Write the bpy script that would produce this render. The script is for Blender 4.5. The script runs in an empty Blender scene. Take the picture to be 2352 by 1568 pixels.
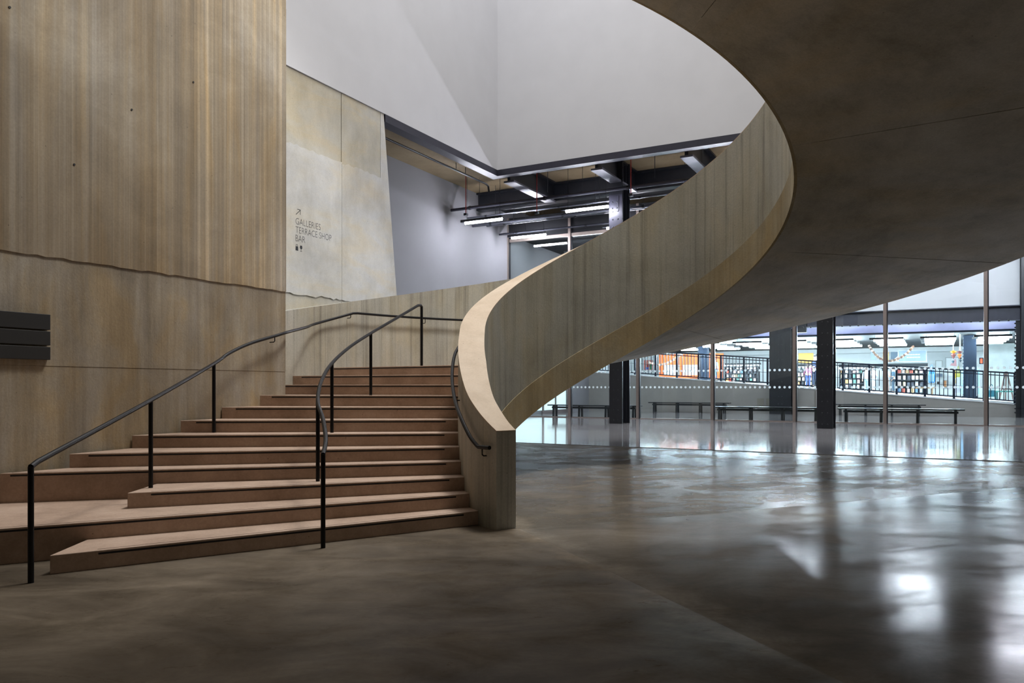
import bpy, bmesh, math, random
from mathutils import Vector, Matrix
random.seed(7)
PI = math.pi
C = bpy.context.scene.collection
SC = bpy.context.scene

# ------------------------------------------------------------------ camera, world, exposure, lamps of the void
EYE = 1.56
FPX = 1790.0
cam_d = bpy.data.cameras.new('camera'); cam = bpy.data.objects.new('camera', cam_d); C.objects.link(cam)
cam_d.sensor_width = 36.0; cam_d.lens = FPX / 2352 * 36.0; cam_d.shift_y = 105.0 / 2352
cam_d.clip_end = 300; cam_d.clip_start = 0.05
cam.location = (0, 0, EYE); cam.rotation_euler = (PI / 2, 0, 0)
SC.camera = cam
SC.view_settings.view_transform = 'Standard'; SC.view_settings.look = 'None'
SC.view_settings.gamma = 1.0; SC.view_settings.use_curve_mapping = False
SC.view_settings.exposure = 0.16
w = bpy.data.worlds.new('world'); SC.world = w; w.use_nodes = True
w.node_tree.nodes['Background'].inputs[0].default_value = (0.55, 0.6, 0.7, 1)
w.node_tree.nodes['Background'].inputs[1].default_value = 0.006

def area(name, loc, target, sx, sy, power, col):
    d = bpy.data.lights.new(name, 'AREA'); d.shape = 'RECTANGLE'; d.size = sx; d.size_y = sy
    d.energy = power; d.color = col
    o = bpy.data.objects.new(name, d); C.objects.link(o); o.location = loc
    o.rotation_euler = (Vector(target) - Vector(loc)).to_track_quat('-Z', 'Y').to_euler()
    return o
# roof lights of the tall void over the stair, and the dim lamps over the lobby behind the camera
area('void_roof_light', (1.0, 16.5, 21.6), (-0.5, 17.0, 0), 8, 6, 1420, (0.98, 0.98, 1.0))
sp = bpy.data.lights.new('stair_spot', 'SPOT'); sp.energy = 3000; sp.color = (1.0, 0.985, 0.965); sp.spot_size = math.radians(86); sp.spot_blend = 0.55; sp.shadow_soft_size = 1.5
spo = bpy.data.objects.new('stair_spot', sp); C.objects.link(spo); spo.location = (1.0, 11.0, 13.5)
spo.rotation_euler = (Vector((-4.5, 12.3, 3.5)) - spo.location).to_track_quat('-Z', 'Y').to_euler()
area('lobby_light', (-2.0, 0.0, 9.0), (-2.5, 3.0, 0), 3, 3, 30, (1.0, 0.93, 0.84))

area('well_light', (1.9, 10.8, 16.0), (1.75, 10.7, 0), 1.2, 1.2, 420, (1.0, 0.95, 0.86))

# ------------------------------------------------------------------ building grid: u along the rear wall, n into the depth
CU, SU = 0.8800, 0.4750
def W(u, n, z):
    return Vector((CU * u + SU * n, -SU * u + CU * n, z))
def at(px, py, n):
    """survey point: what a sight line meets on the grid plane n -> (u, z)"""
    a = (px - 1176) / FPX
    Y = n / (SU * a + CU); X = a * Y
    return CU * X - SU * Y, EYE + (889 - py) / FPX * Y
HALL = 0.36            # level of the polished far hall floor

# ------------------------------------------------------------------ mesh helpers
WL = {}
class MB:
    def __init__(s): s.v = []; s.f = []
    def add(s, vs, fs):
        b = len(s.v); s.v += [Vector(p) for p in vs]; s.f += [tuple(i + b for i in f) for f in fs]; return s
    def hexa(s, p):
        return s.add(p, [(0, 3, 2, 1), (4, 5, 6, 7), (0, 1, 5, 4), (1, 2, 6, 5), (2, 3, 7, 6), (3, 0, 4, 7)])
    def ub(s, u0, u1, n0, n1, z0, z1):
        return s.hexa([W(u0, n0, z0), W(u1, n0, z0), W(u1, n1, z0), W(u0, n1, z0),
                       W(u0, n0, z1), W(u1, n0, z1), W(u1, n1, z1), W(u0, n1, z1)])
    def prism(s, poly, z0, z1):
        n = len(poly)
        z0f = z0 if callable(z0) else (lambda p: z0)
        z1f = z1 if callable(z1) else (lambda p: z1)
        vs = [(p[0], p[1], z0f(p)) for p in poly] + [(p[0], p[1], z1f(p)) for p in poly]
        fs = [tuple(range(n))[::-1], tuple(range(n, 2 * n))] + [(i, (i + 1) % n, n + (i + 1) % n, n + i) for i in range(n)]
        return s.add(vs, fs)
    def uprism(s, poly, n0, n1):
        """outline in (u, z) pushed from n0 to n1"""
        k = len(poly)
        vs = [W(p[0], n0, p[1]) for p in poly] + [W(p[0], n1, p[1]) for p in poly]
        return s.add(vs, [tuple(range(k))[::-1], tuple(range(k, 2 * k))] + [(i, (i + 1) % k, k + (i + 1) % k, k + i) for i in range(k)])
    def nprism(s, poly, u0, u1):
        """outline in (n, z) pushed from u0 to u1"""
        k = len(poly)
        vs = [W(u0, p[0], p[1]) for p in poly] + [W(u1, p[0], p[1]) for p in poly]
        return s.add(vs, [tuple(range(k))[::-1], tuple(range(k, 2 * k))] + [(i, (i + 1) % k, k + (i + 1) % k, k + i) for i in range(k)])
    def loft(s, rings, cap=True):
        k = len(rings[0]); b = len(s.v); fs = []
        vs = [p for r in rings for p in r]
        for i in range(len(rings) - 1):
            for j in range(k):
                fs.append((i * k + j, i * k + (j + 1) % k, (i + 1) * k + (j + 1) % k, (i + 1) * k + j))
        if cap:
            fs.append(tuple(range(k))[::-1]); fs.append(tuple((len(rings) - 1) * k + j for j in range(k)))
        return s.add(vs, fs)
    def tube(s, pts, r, seg=8):
        pts = [Vector(p) for p in pts]; rings = []; up = None
        for i, p in enumerate(pts):
            if i == 0: t = pts[1] - p
            elif i == len(pts) - 1: t = p - pts[i - 1]
            else: t = (pts[i + 1] - p).normalized() + (p - pts[i - 1]).normalized()
            t = t.normalized()
            if up is None:
                up = Vector((0, 0, 1)) if abs(t.z) < 0.9 else Vector((1, 0, 0))
            side = t.cross(up)
            if side.length < 1e-4: side = t.cross(Vector((0.3, 1, 0.2)))
            side.normalize(); up = side.cross(t).normalized()
            rr = r[i] if isinstance(r, (list, tuple)) else r
            rings.append([p + (side * math.cos(2 * PI * k / seg) + up * math.sin(2 * PI * k / seg)) * rr for k in range(seg)])
        return s.loft(rings)
    def ball(s, c, rx, ry, rz, seg=10, rng=6):
        c = Vector(c); rings = []
        for i in range(1, rng):
            ph = PI * i / rng
            rings.append([c + Vector((rx * math.sin(ph) * math.cos(2 * PI * k / seg), ry * math.sin(ph) * math.sin(2 * PI * k / seg), -rz * math.cos(ph))) for k in range(seg)])
        return s.loft(rings)
    def build(s, name, mat, parent=None, smooth=False, loc=None, bevel=0.0):
        base = Vector(loc) if loc is not None else (WL[parent] if parent is not None else Vector((0, 0, 0)))
        me = bpy.data.meshes.new(name)
        bm = bmesh.new()
        vv = [bm.verts.new(p - base) for p in s.v]
        for f in s.f:
            try: bm.faces.new([vv[i] for i in f])
            except ValueError: pass
        bmesh.ops.recalc_face_normals(bm, faces=bm.faces)
        if smooth:
            for f in bm.faces: f.smooth = True
            for e in bm.edges:
                if len(e.link_faces) == 2 and e.calc_face_angle(0) > 0.6: e.smooth = False
        bm.to_mesh(me); bm.free()
        me.materials.append(mat)
        o = bpy.data.objects.new(name, me); C.objects.link(o)
        if parent is not None:
            o.parent = parent; o.location = base - WL[parent]
        else:
            o.location = base
        WL[o] = base
        if bevel:
            m = o.modifiers.new('bevel', 'BEVEL'); m.width = bevel; m.segments = 2; m.limit_method = 'ANGLE'
        return o

def tag(o, label, cat, group=None, kind=None):
    if label: o['label'] = label
    if cat: o['category'] = cat
    if group: o['group'] = group
    if kind: o['kind'] = kind
    return o
def thing(name, loc, label=None, cat=None, group=None, kind=None):
    o = bpy.data.objects.new(name, None); C.objects.link(o); o.location = loc
    o.empty_display_size = 0.1
    WL[o] = Vector(loc)
    return tag(o, label, cat, group, kind)
def struct(o, label=None):
    o['kind'] = 'structure'
    if label: o['label'] = label
    return o
def kids(o): return KID.get(o, [ch for ch in bpy.data.objects if ch.parent == o])
KID = {}
def dup(o, loc, label=None, group=None, parent=None):
    c = o.copy(); C.objects.link(c); WL[c] = Vector(loc)
    if parent is None: c.location = loc
    c.parent = parent
    if label: c['label'] = label
    if group: c['group'] = group
    if o not in KID: KID[o] = [ch for ch in bpy.data.objects if ch.parent == o]
    for ch in KID[o]: dup(ch, loc, parent=c)
    return c

def catmull(P, k=8):
    out = []
    P = [Vector(p) for p in P]
    for i in range(len(P) - 1):
        p0 = P[max(i - 1, 0)]; p1 = P[i]; p2 = P[i + 1]; p3 = P[min(i + 2, len(P) - 1)]
        for j in range(k):
            t = j / k
            out.append(0.5 * ((2 * p1) + (p2 - p0) * t + (2 * p0 - 5 * p1 + 4 * p2 - p3) * t * t + (3 * p1 - p0 - 3 * p2 + p3) * t ** 3))
    out.append(P[-1]); return out

# ------------------------------------------------------------------ materials
def srgb(r, g, b):
    f = lambda c: (c / 255 / 12.92) if c / 255 <= 0.04045 else ((c / 255 + 0.055) / 1.055) ** 2.4
    return (f(r), f(g), f(b), 1)
class NT:
    def __init__(s, name):
        s.m = bpy.data.materials.new(name); s.m.use_nodes = True; s.t = s.m.node_tree
        s.b = s.t.nodes['Principled BSDF']; s.out = s.t.nodes['Material Output']
    def n(s, typ, **kw):
        x = s.t.nodes.new(typ)
        for k, v in kw.items(): setattr(x, k, v)
        return x
    def l(s, a, b): s.t.links.new(a, b)
    def pos(s, sx, sy, sz):
        g = s.n('ShaderNodeNewGeometry'); m = s.n('ShaderNodeMapping'); m.inputs['Scale'].default_value = (sx, sy, sz)
        s.l(g.outputs['Position'], m.inputs['Vector']); return m.outputs[0]
    def noise(s, vec, scale=1.0, detail=4.0, rough=0.55, dist=0.0):
        x = s.n('ShaderNodeTexNoise'); x.inputs['Scale'].default_value = scale; x.inputs['Detail'].default_value = detail
        x.inputs['Roughness'].default_value = rough; x.inputs['Distortion'].default_value = dist
        s.l(vec, x.inputs['Vector']); return x.outputs['Fac']
    def ramp(s, fac, stops):
        x = s.n('ShaderNodeValToRGB'); cr = x.color_ramp
        while len(cr.elements) < len(stops): cr.elements.new(0.5)
        for e, (p, c) in zip(cr.elements, stops):
            e.position = p; e.color = c if len(c) == 4 else (*c, 1)
        s.l(fac, x.inputs[0]); return x.outputs[0]
    def mix(s, fac, a, b, mode='MIX'):
        x = s.n('ShaderNodeMixRGB', blend_type=mode)
        for i, v in ((0, fac), (1, a), (2, b)):
            if isinstance(v, (int, float)): x.inputs[i].default_value = v
            elif isinstance(v, tuple): x.inputs[i].default_value = v
            else: s.l(v, x.inputs[i])
        return x.outputs[0]
    def col(s, c): s.l(c, s.b.inputs['Base Color'])
    def bump(s, h, strength, dist=0.02):
        x = s.n('ShaderNodeBump'); x.inputs['Strength'].default_value = strength; x.inputs['Distance'].default_value = dist
        s.l(h, x.inputs['Height']); s.l(x.outputs[0], s.b.inputs['Normal'])
    def rough(s, lo, hi, fac):
        x = s.n('ShaderNodeMapRange'); x.inputs['To Min'].default_value = lo; x.inputs['To Max'].default_value = hi
        x.inputs['From Min'].default_value = 0.3; x.inputs['From Max'].default_value = 0.7
        s.l(fac, x.inputs[0]); s.l(x.outputs[0], s.b.inputs['Roughness'])
G = lambda v: (v, v, v, 1)
def concrete(name, dark, mid, light, sh=4.0, sv=0.12, blot=0.45, streak=0.6, rough=0.72, bump=0.25, fine=0.35, tint=0.0, drip=0.0, runs=0.0):
    k = NT(name)
    st = k.noise(k.pos(sh, sh, sv), 1.0, 9, 0.74)
    bl = k.noise(k.pos(1, 1, 1), blot, 5, 0.6, 0.4)
    c1 = k.ramp(st, [(0.33, dark), (0.5, mid), (0.68, light)])
    c2 = k.ramp(bl, [(0.32, dark), (0.5, mid), (0.70, light)])
    c = k.mix(streak, c2, c1)
    fn = k.noise(k.pos(1, 1, 1), 38.0, 3, 0.7)
    if tint:            # ochre and blue-grey casts of the pours
        tn = k.noise(k.pos(sh * .35, sh * .35, sv * 3 + .12), 1.0, 4, 0.6, 0.5)
        c = k.mix(tint, c, k.ramp(tn, [(0.36, (1.10, 0.93, 0.62, 1)), (0.5, G(1.0)), (0.64, (0.90, 0.96, 1.12, 1))]), 'MULTIPLY')
        b2 = k.noise(k.pos(.6, .6, .5), 1.3, 6, 0.7, 0.8)
        c = k.mix(tint * .8, c, k.ramp(b2, [(0.36, G(0.74)), (0.52, G(1.0)), (0.66, G(1.16))]), 'MULTIPLY')
    if runs:            # pale lime runs gathered towards the free end of the wall
        g_ = k.n('ShaderNodeNewGeometry'); dt = k.n('ShaderNodeVectorMath', operation='DOT_PRODUCT'); dt.inputs[1].default_value = (SU, CU, 0)
        k.l(g_.outputs['Position'], dt.inputs[0])
        mr = k.n('ShaderNodeMapRange'); mr.interpolation_type = 'SMOOTHSTEP'; mr.inputs['From Min'].default_value = 6.2; mr.inputs['From Max'].default_value = 8.6
        k.l(dt.outputs['Value'], mr.inputs[0])
        rn = k.ramp(k.noise(k.pos(9, 9, 0.02), 1.0, 8, 0.72), [(0.40, G(0.86)), (0.52, G(1.05)), (0.62, (1.62, 1.56, 1.46, 1))])
        c = k.mix(mr.outputs[0], c, k.mix(runs, c, rn, 'MULTIPLY'))
    if drip:            # thin dark run marks down the board faces
        dn = k.noise(k.pos(11, 11, 0.16), 1.0, 5, 0.7)
        c = k.mix(drip, c, k.ramp(dn, [(0.33, G(0.60)), (0.48, G(1.0))]), 'MULTIPLY')
    c = k.mix(fine, c, k.ramp(fn, [(0.3, G(0.72)), (0.7, G(1.22))]), 'MULTIPLY')
    po = k.n('ShaderNodeTexVoronoi'); po.inputs['Scale'].default_value = 5.5
    k.l(k.pos(1, 1, 1), po.inputs['Vector'])
    c = k.mix(1.0, c, k.ramp(po.outputs['Distance'], [(0.030, G(0.55)), (0.05, G(1.0))]), 'MULTIPLY')
    k.col(c); k.b.inputs['Roughness'].default_value = rough
    h = k.mix(0.5, st, fn); k.bump(h, bump, 0.015)
    return k.m
def plain(name, rgb, rough=0.6, metal=0.0, var=0.06, sc=3.0):
    k = NT(name); f = k.noise(k.pos(1, 1, 1), sc, 4)
    lo = tuple(c * (1 - var) for c in rgb[:3]) + (1,); hi = tuple(min(1, c * (1 + var)) for c in rgb[:3]) + (1,)
    k.col(k.ramp(f, [(0.3, lo), (0.7, hi)])); k.b.inputs['Roughness'].default_value = rough
    k.b.inputs['Metallic'].default_value = metal; return k.m
def emit(name, rgb, strength):
    k = NT(name); k.b.inputs['Base Color'].default_value = (0.9, 0.9, 0.9, 1)
    k.b.inputs['Emission Color'].default_value = rgb; k.b.inputs['Emission Strength'].default_value = strength
    return k.m

M = {}
M['brown'] = concrete('board_marked_brown_concrete', srgb(114, 98, 75), srgb(152, 136, 111), srgb(198, 186, 166), 7.0, 0.03, 0.45, 0.45, bump=0.06, tint=0.6, drip=0.5, runs=1.0)
M['brown_low'] = concrete('lower_brown_concrete', srgb(106, 93, 74), srgb(148, 135, 114), srgb(182, 171, 152), 5, 0.25, 0.5, 0.5, tint=0.6)
M['pale'] = concrete('pale_patchy_concrete', srgb(170, 165, 154), srgb(197, 194, 186), srgb(216, 214, 209), 1.6, 0.5, 0.55, 0.35, bump=0.12, fine=0.25, tint=0.38)
M['pale_warm'] = concrete('pale_beige_concrete', srgb(158, 151, 134), srgb(186, 180, 164), srgb(206, 201, 188), 1.6, 0.5, 0.55, 0.35, bump=0.12, fine=0.25, tint=0.38)
M['parapet'] = concrete('parapet_concrete', srgb(144, 141, 129), srgb(178, 175, 162), srgb(200, 197, 186), 4.0, 0.12, 0.6, 0.45, tint=0.3, drip=0.9)
M['band'] = concrete('ochre_parapet_concrete', srgb(132, 118, 90), srgb(164, 150, 120), srgb(186, 172, 144), 4.0, 0.3, 0.7, 0.45, tint=0.4, drip=0.4)
M['cap'] = concrete('parapet_top_concrete', srgb(172, 153, 130), srgb(196, 177, 154), srgb(212, 196, 176), 2.0, 2.0, 0.9, 0.4, bump=0.1, fine=0.2)
M['soffit'] = concrete('soffit_concrete', srgb(136, 131, 117), srgb(180, 173, 158), srgb(204, 198, 185), 1.3, 1.3, 0.7, 0.5, tint=0.35)
M['tread'] = concrete('step_concrete', srgb(145, 122, 104), srgb(175, 150, 131), srgb(195, 172, 154), 2.5, 2.5, 0.8, 0.5, bump=0.1)
M['white'] = plain('white_plaster', srgb(210, 210, 213), 0.8, 0, 0.025, 1.2)
M['grey'] = plain('grey_painted_wall', srgb(142, 142, 146), 0.8, 0, 0.03, 1.0)
M['slab'] = concrete('ceiling_slab_concrete', srgb(120, 104, 78), srgb(146, 128, 98), srgb(166, 148, 120), 1.0, 1.0, 0.5, 0.4)
M['steel'] = plain('black_painted_steel', srgb(30, 32, 38), 0.38, 0.0, 0.12, 6)
M['rail'] = plain('black_handrail_steel', srgb(22, 22, 24), 0.42, 0.0, 0.15, 20)
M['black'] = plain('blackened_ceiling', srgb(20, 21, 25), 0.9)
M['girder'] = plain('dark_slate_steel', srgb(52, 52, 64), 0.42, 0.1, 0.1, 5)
M['flange'] = plain('lit_underside_steel', srgb(96, 96, 106), 0.4, 0.1, 0.08, 5)
M['pipe'] = plain('dull_service_pipe', srgb(92, 94, 104), 0.3, 0.7, 0.1, 5)
M['alu'] = plain('bronzed_aluminium', srgb(150, 138, 130), 0.35, 0.45, 0.05, 5)
M['red'] = plain('red_cable', srgb(150, 40, 34), 0.5)
M['lamp_tube'] = emit('fluorescent_tube', (0.88, 0.89, 1.0, 1), 155.0)
M['ramp_fill_tube'] = emit('ramp_fill_emitter', (0.84, 0.88, 1.0, 1), 60.0)
M['shop_tube'] = emit('shop_fluorescent_tube', (0.76, 0.90, 1.0, 1), 220.0)
def film_mat():
    k = NT('white_film_dot'); a_ = k.n('ShaderNodeBsdfDiffuse'); b_ = k.n('ShaderNodeBsdfTranslucent'); x = k.n('ShaderNodeMixShader')
    for q in (a_, b_): q.inputs[0].default_value = (0.92, 0.95, 0.96, 1)
    x.inputs[0].default_value = 0.6; k.l(a_.outputs[0], x.inputs[1]); k.l(b_.outputs[0], x.inputs[2]); k.l(x.outputs[0], k.out.inputs[0]); return k.m
M['dot'] = film_mat()
M['sign'] = plain('dark_sign_board', srgb(30, 29, 28), 0.6)
M['ink'] = plain('black_lettering', srgb(26, 26, 28), 0.7)
M['strip'] = plain('black_nosing_strip', srgb(16, 14, 14), 0.7)
M['gap'] = plain('dark_joint_concrete', srgb(70, 62, 50), 0.9)  # dark concrete of the joints and of the backing behind the pours
M['rampwall'] = plain('grey_ramp_concrete', srgb(150, 146, 142), 0.8, 0, 0.06, 1.5)
M['ledge'] = plain('pale_stone_ledge', srgb(220, 222, 226), 0.4)
M['benchwood'] = plain('black_stained_bench', srgb(36, 38, 42), 0.30, 0, 0.15, 8)
M['shopwhite'] = plain('shop_white_paint', srgb(232, 236, 238), 0.7, 0, 0.02)
M['orange'] = plain('orange_shop_panel', srgb(238, 96, 32), 0.6)
M['navy'] = plain('navy_steel', srgb(6, 22, 40), 0.95)
M['lilac'] = plain('lilac_white_bulkhead', srgb(190, 194, 230), 0.7)
M['dark'] = plain('dark_shop_ceiling', srgb(20, 28, 34), 0.7)
M['shelf'] = plain('dark_shelf', srgb(10, 18, 26), 0.5)
M['cyan'] = emit('glowing_leaf_glass', (0.62, 0.90, 0.95, 1), 0.75)
M['doorframe'] = plain('brown_door_frame', srgb(122, 110, 108), 0.5)

NBX, NBY = 0.10, 8.55
def floor_mat(name, dark, mid, light, r0, r1, spec=0.5, bump=0.04, gloss=None):
    k = NT(name)
    a = k.noise(k.pos(1, 1, 1), 0.35, 6, 0.62, 0.7)
    b = k.noise(k.pos(0.8, 1.3, 1), 1.1, 6, 0.65, 0.9)
    f = k.noise(k.pos(1, 1, 1), 30, 3, 0.6)
    c = k.mix(0.5, k.ramp(a, [(0.33, dark), (0.5, mid), (0.68, light)]), k.ramp(b, [(0.33, dark), (0.5, mid), (0.7, light)]))
    c = k.mix(0.25, c, k.ramp(f, [(0.3, G(0.75)), (0.7, G(1.2))]), 'MULTIPLY')
    # pale worn line along the fold that leaves the newel
    g_ = k.n('ShaderNodeNewGeometry'); dt = k.n('ShaderNodeVectorMath', operation='DOT_PRODUCT'); dt.inputs[1].default_value = (0.94, 0.35, 0)
    k.l(g_.outputs['Position'], dt.inputs[0])
    sb = k.n('ShaderNodeMath', operation='SUBTRACT'); k.l(dt.outputs['Value'], sb.inputs[0]); sb.inputs[1].default_value = NBX * 0.94 + NBY * 0.35
    wob = k.n('ShaderNodeMath', operation='MULTIPLY_ADD'); k.l(k.noise(k.pos(1, 1, 1), 1.6, 6, 0.7), wob.inputs[0]); wob.inputs[1].default_value = 1.0; wob.inputs[2].default_value = -0.52
    ad = k.n('ShaderNodeMath', operation='ADD'); k.l(sb.outputs[0], ad.inputs[0]); k.l(wob.outputs[0], ad.inputs[1])
    ab = k.n('ShaderNodeMath', operation='ABSOLUTE'); k.l(ad.outputs[0], ab.inputs[0])
    c = k.mix(1.0, c, k.ramp(ab.outputs[0], [(0.02, G(1.45)), (0.25, G(1.0))]), 'MULTIPLY')
    k.col(c)
    bb = k.noise(k.pos(0.9, 2.0, 1), 2.0, 8, 0.72, 0.6)
    k.rough(r0, r1, k.mix(0.6, a, bb)); k.b.inputs['Specular IOR Level'].default_value = spec
    if gloss is not None:            # worn, unpolished: a matte body with a limited sheen
        df = k.n('ShaderNodeBsdfDiffuse'); gl = k.n('ShaderNodeBsdfGlossy'); mx = k.n('ShaderNodeMixShader'); fr = k.n('ShaderNodeFresnel')
        fr.inputs['IOR'].default_value = 1.4; k.l(c, df.inputs[0])
        k.l(k.b.inputs['Roughness'].links[0].from_socket, gl.inputs['Roughness'])
        mr = k.n('ShaderNodeMapRange'); mr.inputs['To Max'].default_value = gloss; mr.inputs['From Max'].default_value = 0.6
        pn = k.ramp(k.noise(k.pos(0.9, 1.4, 1), 1.3, 7, 0.66, 0.4), [(0.38, G(0.35)), (0.55, G(1.0))])
        k.l(fr.outputs[0], mr.inputs[0]); k.l(k.mix(1.0, pn, mr.outputs[0], 'MULTIPLY'), mx.inputs[0]); k.l(df.outputs[0], mx.inputs[1]); k.l(gl.outputs[0], mx.inputs[2])
        k.l(mx.outputs[0], k.out.inputs[0])
    if bump: k.bump(k.noise(k.pos(1, 1, 1), 0.9, 2, 0.5), bump, 0.01)
    return k.m
M['floor'] = floor_mat('worn_brown_floor_concrete', srgb(64, 56, 46), srgb(100, 90, 77), srgb(136, 124, 108), 0.22, 0.40, 0.5, 0, 0.22)
M['ramp'] = floor_mat('worn_ramp_concrete', srgb(76, 70, 61), srgb(106, 98, 87), srgb(130, 121, 108), 0.10, 0.19, 0.7, 0, 0.42)
M['hallfloor'] = floor_mat('polished_hall_floor', srgb(136, 135, 135), srgb(154, 153, 153), srgb(168, 167, 167), 0.04, 0.11, 1.0, 0.02)

def glass_mat():
    k = NT('clear_glazing')
    tr = k.n('ShaderNodeBsdfTransparent'); tr.inputs[0].default_value = (0.93, 0.975, 0.97, 1)
    gl = k.n('ShaderNodeBsdfGlossy'); gl.inputs['Roughness'].default_value = 0.0
    fr = k.n('ShaderNodeFresnel'); fr.inputs['IOR'].default_value = 1.45
    mx = k.n('ShaderNodeMixShader')
    k.l(fr.outputs[0], mx.inputs[0]); k.l(tr.outputs[0], mx.inputs[1]); k.l(gl.outputs[0], mx.inputs[2])
    k.l(mx.outputs[0], k.out.inputs[0]); return k.m
M['glass'] = glass_mat()
def colmat(name, rgb, r=0.6): 
    if name not in M: M[name] = plain(name, srgb(*rgb), r)
    return M[name]

# ================================================================== SETTING: floors
NB = (0.10, 8.55)                        # foot of the stair's newel, where the floor folds meet
LINE = 14.95                             # n of the far floor's near edge
def zfar(p): return 0.36 * (SU * p[0] + CU * p[1] - 7.6) / (LINE - 7.6)
def far_pt(u, n): q = W(u, n, 0); return (q.x, q.y)
nb_n = SU * NB[0] + CU * NB[1]; nb_u = CU * NB[0] - SU * NB[1]
Bfar = (NB[0] + 22 * 0.35, NB[1] - 22 * 0.94)
Aend_n = 13.6; 
# fold A runs from the newel to the right
Adir = Vector((6.40, 1.75)).normalized()
tA = 1.0
def onA(t): return (NB[0] + Adir.x * t, NB[1] + Adir.y * t)
uR = 16.0
t = 0.0
while True:
    p = onA(t)
    if CU * p[0] - SU * p[1] > uR or SU * p[0] + CU * p[1] > LINE - 0.3: break
    t += 0.05
A1 = onA(t)
flat_poly = [NB, Bfar, far_pt(-20, -16), far_pt(-20, 7.6), far_pt(nb_u - 0.0, 7.6)]
mb = MB(); mb.prism([NB, Bfar, far_pt(-16, -14), far_pt(-13, 7.6)], -0.3, 0.0)
struct(mb.build('floor', M['floor']), 'brown worn concrete floor in front of the steps')
mb = MB()
vz = lambda p: Vector((p[0], p[1], zfar(p)))
R1 = far_pt(uR, LINE); R0 = (R1[0] + 2, -8.0)
gdist = lambda p: (p[0] - NB[0]) * 0.94 + (p[1] - NB[1]) * 0.35
gs = zfar(A1) / gdist(A1)
gz = lambda p: Vector((p[0], p[1], gs * gdist(p)))
mb.add([Vector((*NB, 0)), vz(A1), vz(R1), vz(far_pt(-13, LINE)), Vector((*far_pt(-13, 7.6), 0))], [(0, 1, 2, 3, 4)])
corner = (R0[0], R0[1])
mb.add([Vector((*NB, 0)), Vector((*Bfar, 0)), gz(corner), gz((R1[0] + 2, A1[1])), vz(A1)], [(0, 1, 2, 3, 4)])
struct(mb.build('floor.001', M['ramp']), 'grey sloping concrete floor right of the stair newel')
mb = MB(); mb.ub(-15.6, uR, LINE, 37.05, HALL - 0.3, HALL)
struct(mb.build('floor.002', M['hallfloor']), 'polished pale floor of the glazed hall behind the stair')
mb = MB(); mb.ub(-15.6, uR, LINE - 0.05, LINE, HALL - 0.12, HALL + 0.003)
struct(mb.build('trim_1', M['gap']), 'thin dark joint at the edge of the polished floor')

# ================================================================== SETTING: walls
def rough_panel(mb, n0, n1, z0, z1, u_face, u_back, rag_top=0.0, rag_bot=0.0, step=0.10):
    """a wall pour lying in a plane u = const with a ragged upper or lower edge"""
    k = max(2, int((n1 - n0) / step)); poly = []
    for i in range(k + 1):
        poly.append((n0 + (n1 - n0) * i / k, z0 + random.uniform(-1, 1) * rag_bot))
    for i in range(k, -1, -1):
        poly.append((n0 + (n1 - n0) * i / k, z1 + random.uniform(-1, 1) * rag_top))
    return mb.nprism(poly, u_back, u_face)
BW = -8.8; BEND = 8.94
for m_ in ('rail',): M[m_].node_tree.nodes['Principled BSDF'].inputs['Specular IOR Level'].default_value = 0.22
wl = MB().ub(BW - 3.6, BW - 0.03, -14, BEND, 0, 22.0).build('wall_left', M['gap']); struct(wl, 'tall brown board-marked concrete wall on the left')
for (z0, z1, du, mt, rt, rb) in ((0, 1.799, -0.008, 'brown_low', 0.0, 0), (1.801, 3.06, -0.004, 'brown_low', 0.0, 0), (3.035, 7.40, 0.010, 'brown', 0.0, 0.010), (7.403, 22.0, 0.006, 'brown', 0, 0)):
    rough_panel(MB(), -14, BEND, z0, z1, BW + du, BW - 0.03, rt, rb).build('concrete_panel', M[mt], wl)
for (n_, z_) in ((7.22, 5.68), (5.56, 4.15), (4.84, 5.67), (6.3, 5.02)):
    MB().tube([W(BW + 0.016, n_, z_), W(BW + 0.004, n_, z_)], 0.013, 8).build('tie_hole', M['ink'], wl)

PW = -12.5                                   # plane of the pale wall and the white upper wall
wp = MB().nprism([(9.0, 0), (16.95, 0), (16.80, 3.3), (16.16, 8.62), (9.0, 8.62)], PW - 0.5, PW - 0.03).build('wall_sign', M['gap'])
struct(wp, 'pale grey concrete wall with black wayfinding lettering')
nj = 14.52; nk = 16.02
for (n0, n1, z0, z1, du, rt, rb) in ((9.0, nj - .009, 6.85, 8.62, 0.0, 0, 0), (nj + .009, nk - .007, 6.85, 8.62, 0.004, 0, 0),
                             (9.0, nj - .009, 3.65, 6.95, 0.03, 0.03, 0.04), (nj + .009, nk - .007, 3.65, 6.95, 0.024, 0.03, 0.04),
                             (9.0, nj - .009, 0.0, 3.72, 0.004, 0, 0), (nj + .009, nk - .007, 0.0, 3.72, 0.0, 0, 0)):
    rough_panel(MB(), n0, n1, z0, z1, PW + du, PW - 0.03, rt, rb).build('concrete_panel', M['pale' if z0 == 3.65 else 'pale_warm'], wp)
MB().nprism([(nk + .007, 0), (16.95, 0), (16.80, 3.3), (16.16, 8.62), (nk + .007, 8.62)], PW - 0.03, PW + 0.006).build('concrete_panel', M['pale'], wp)

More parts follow.
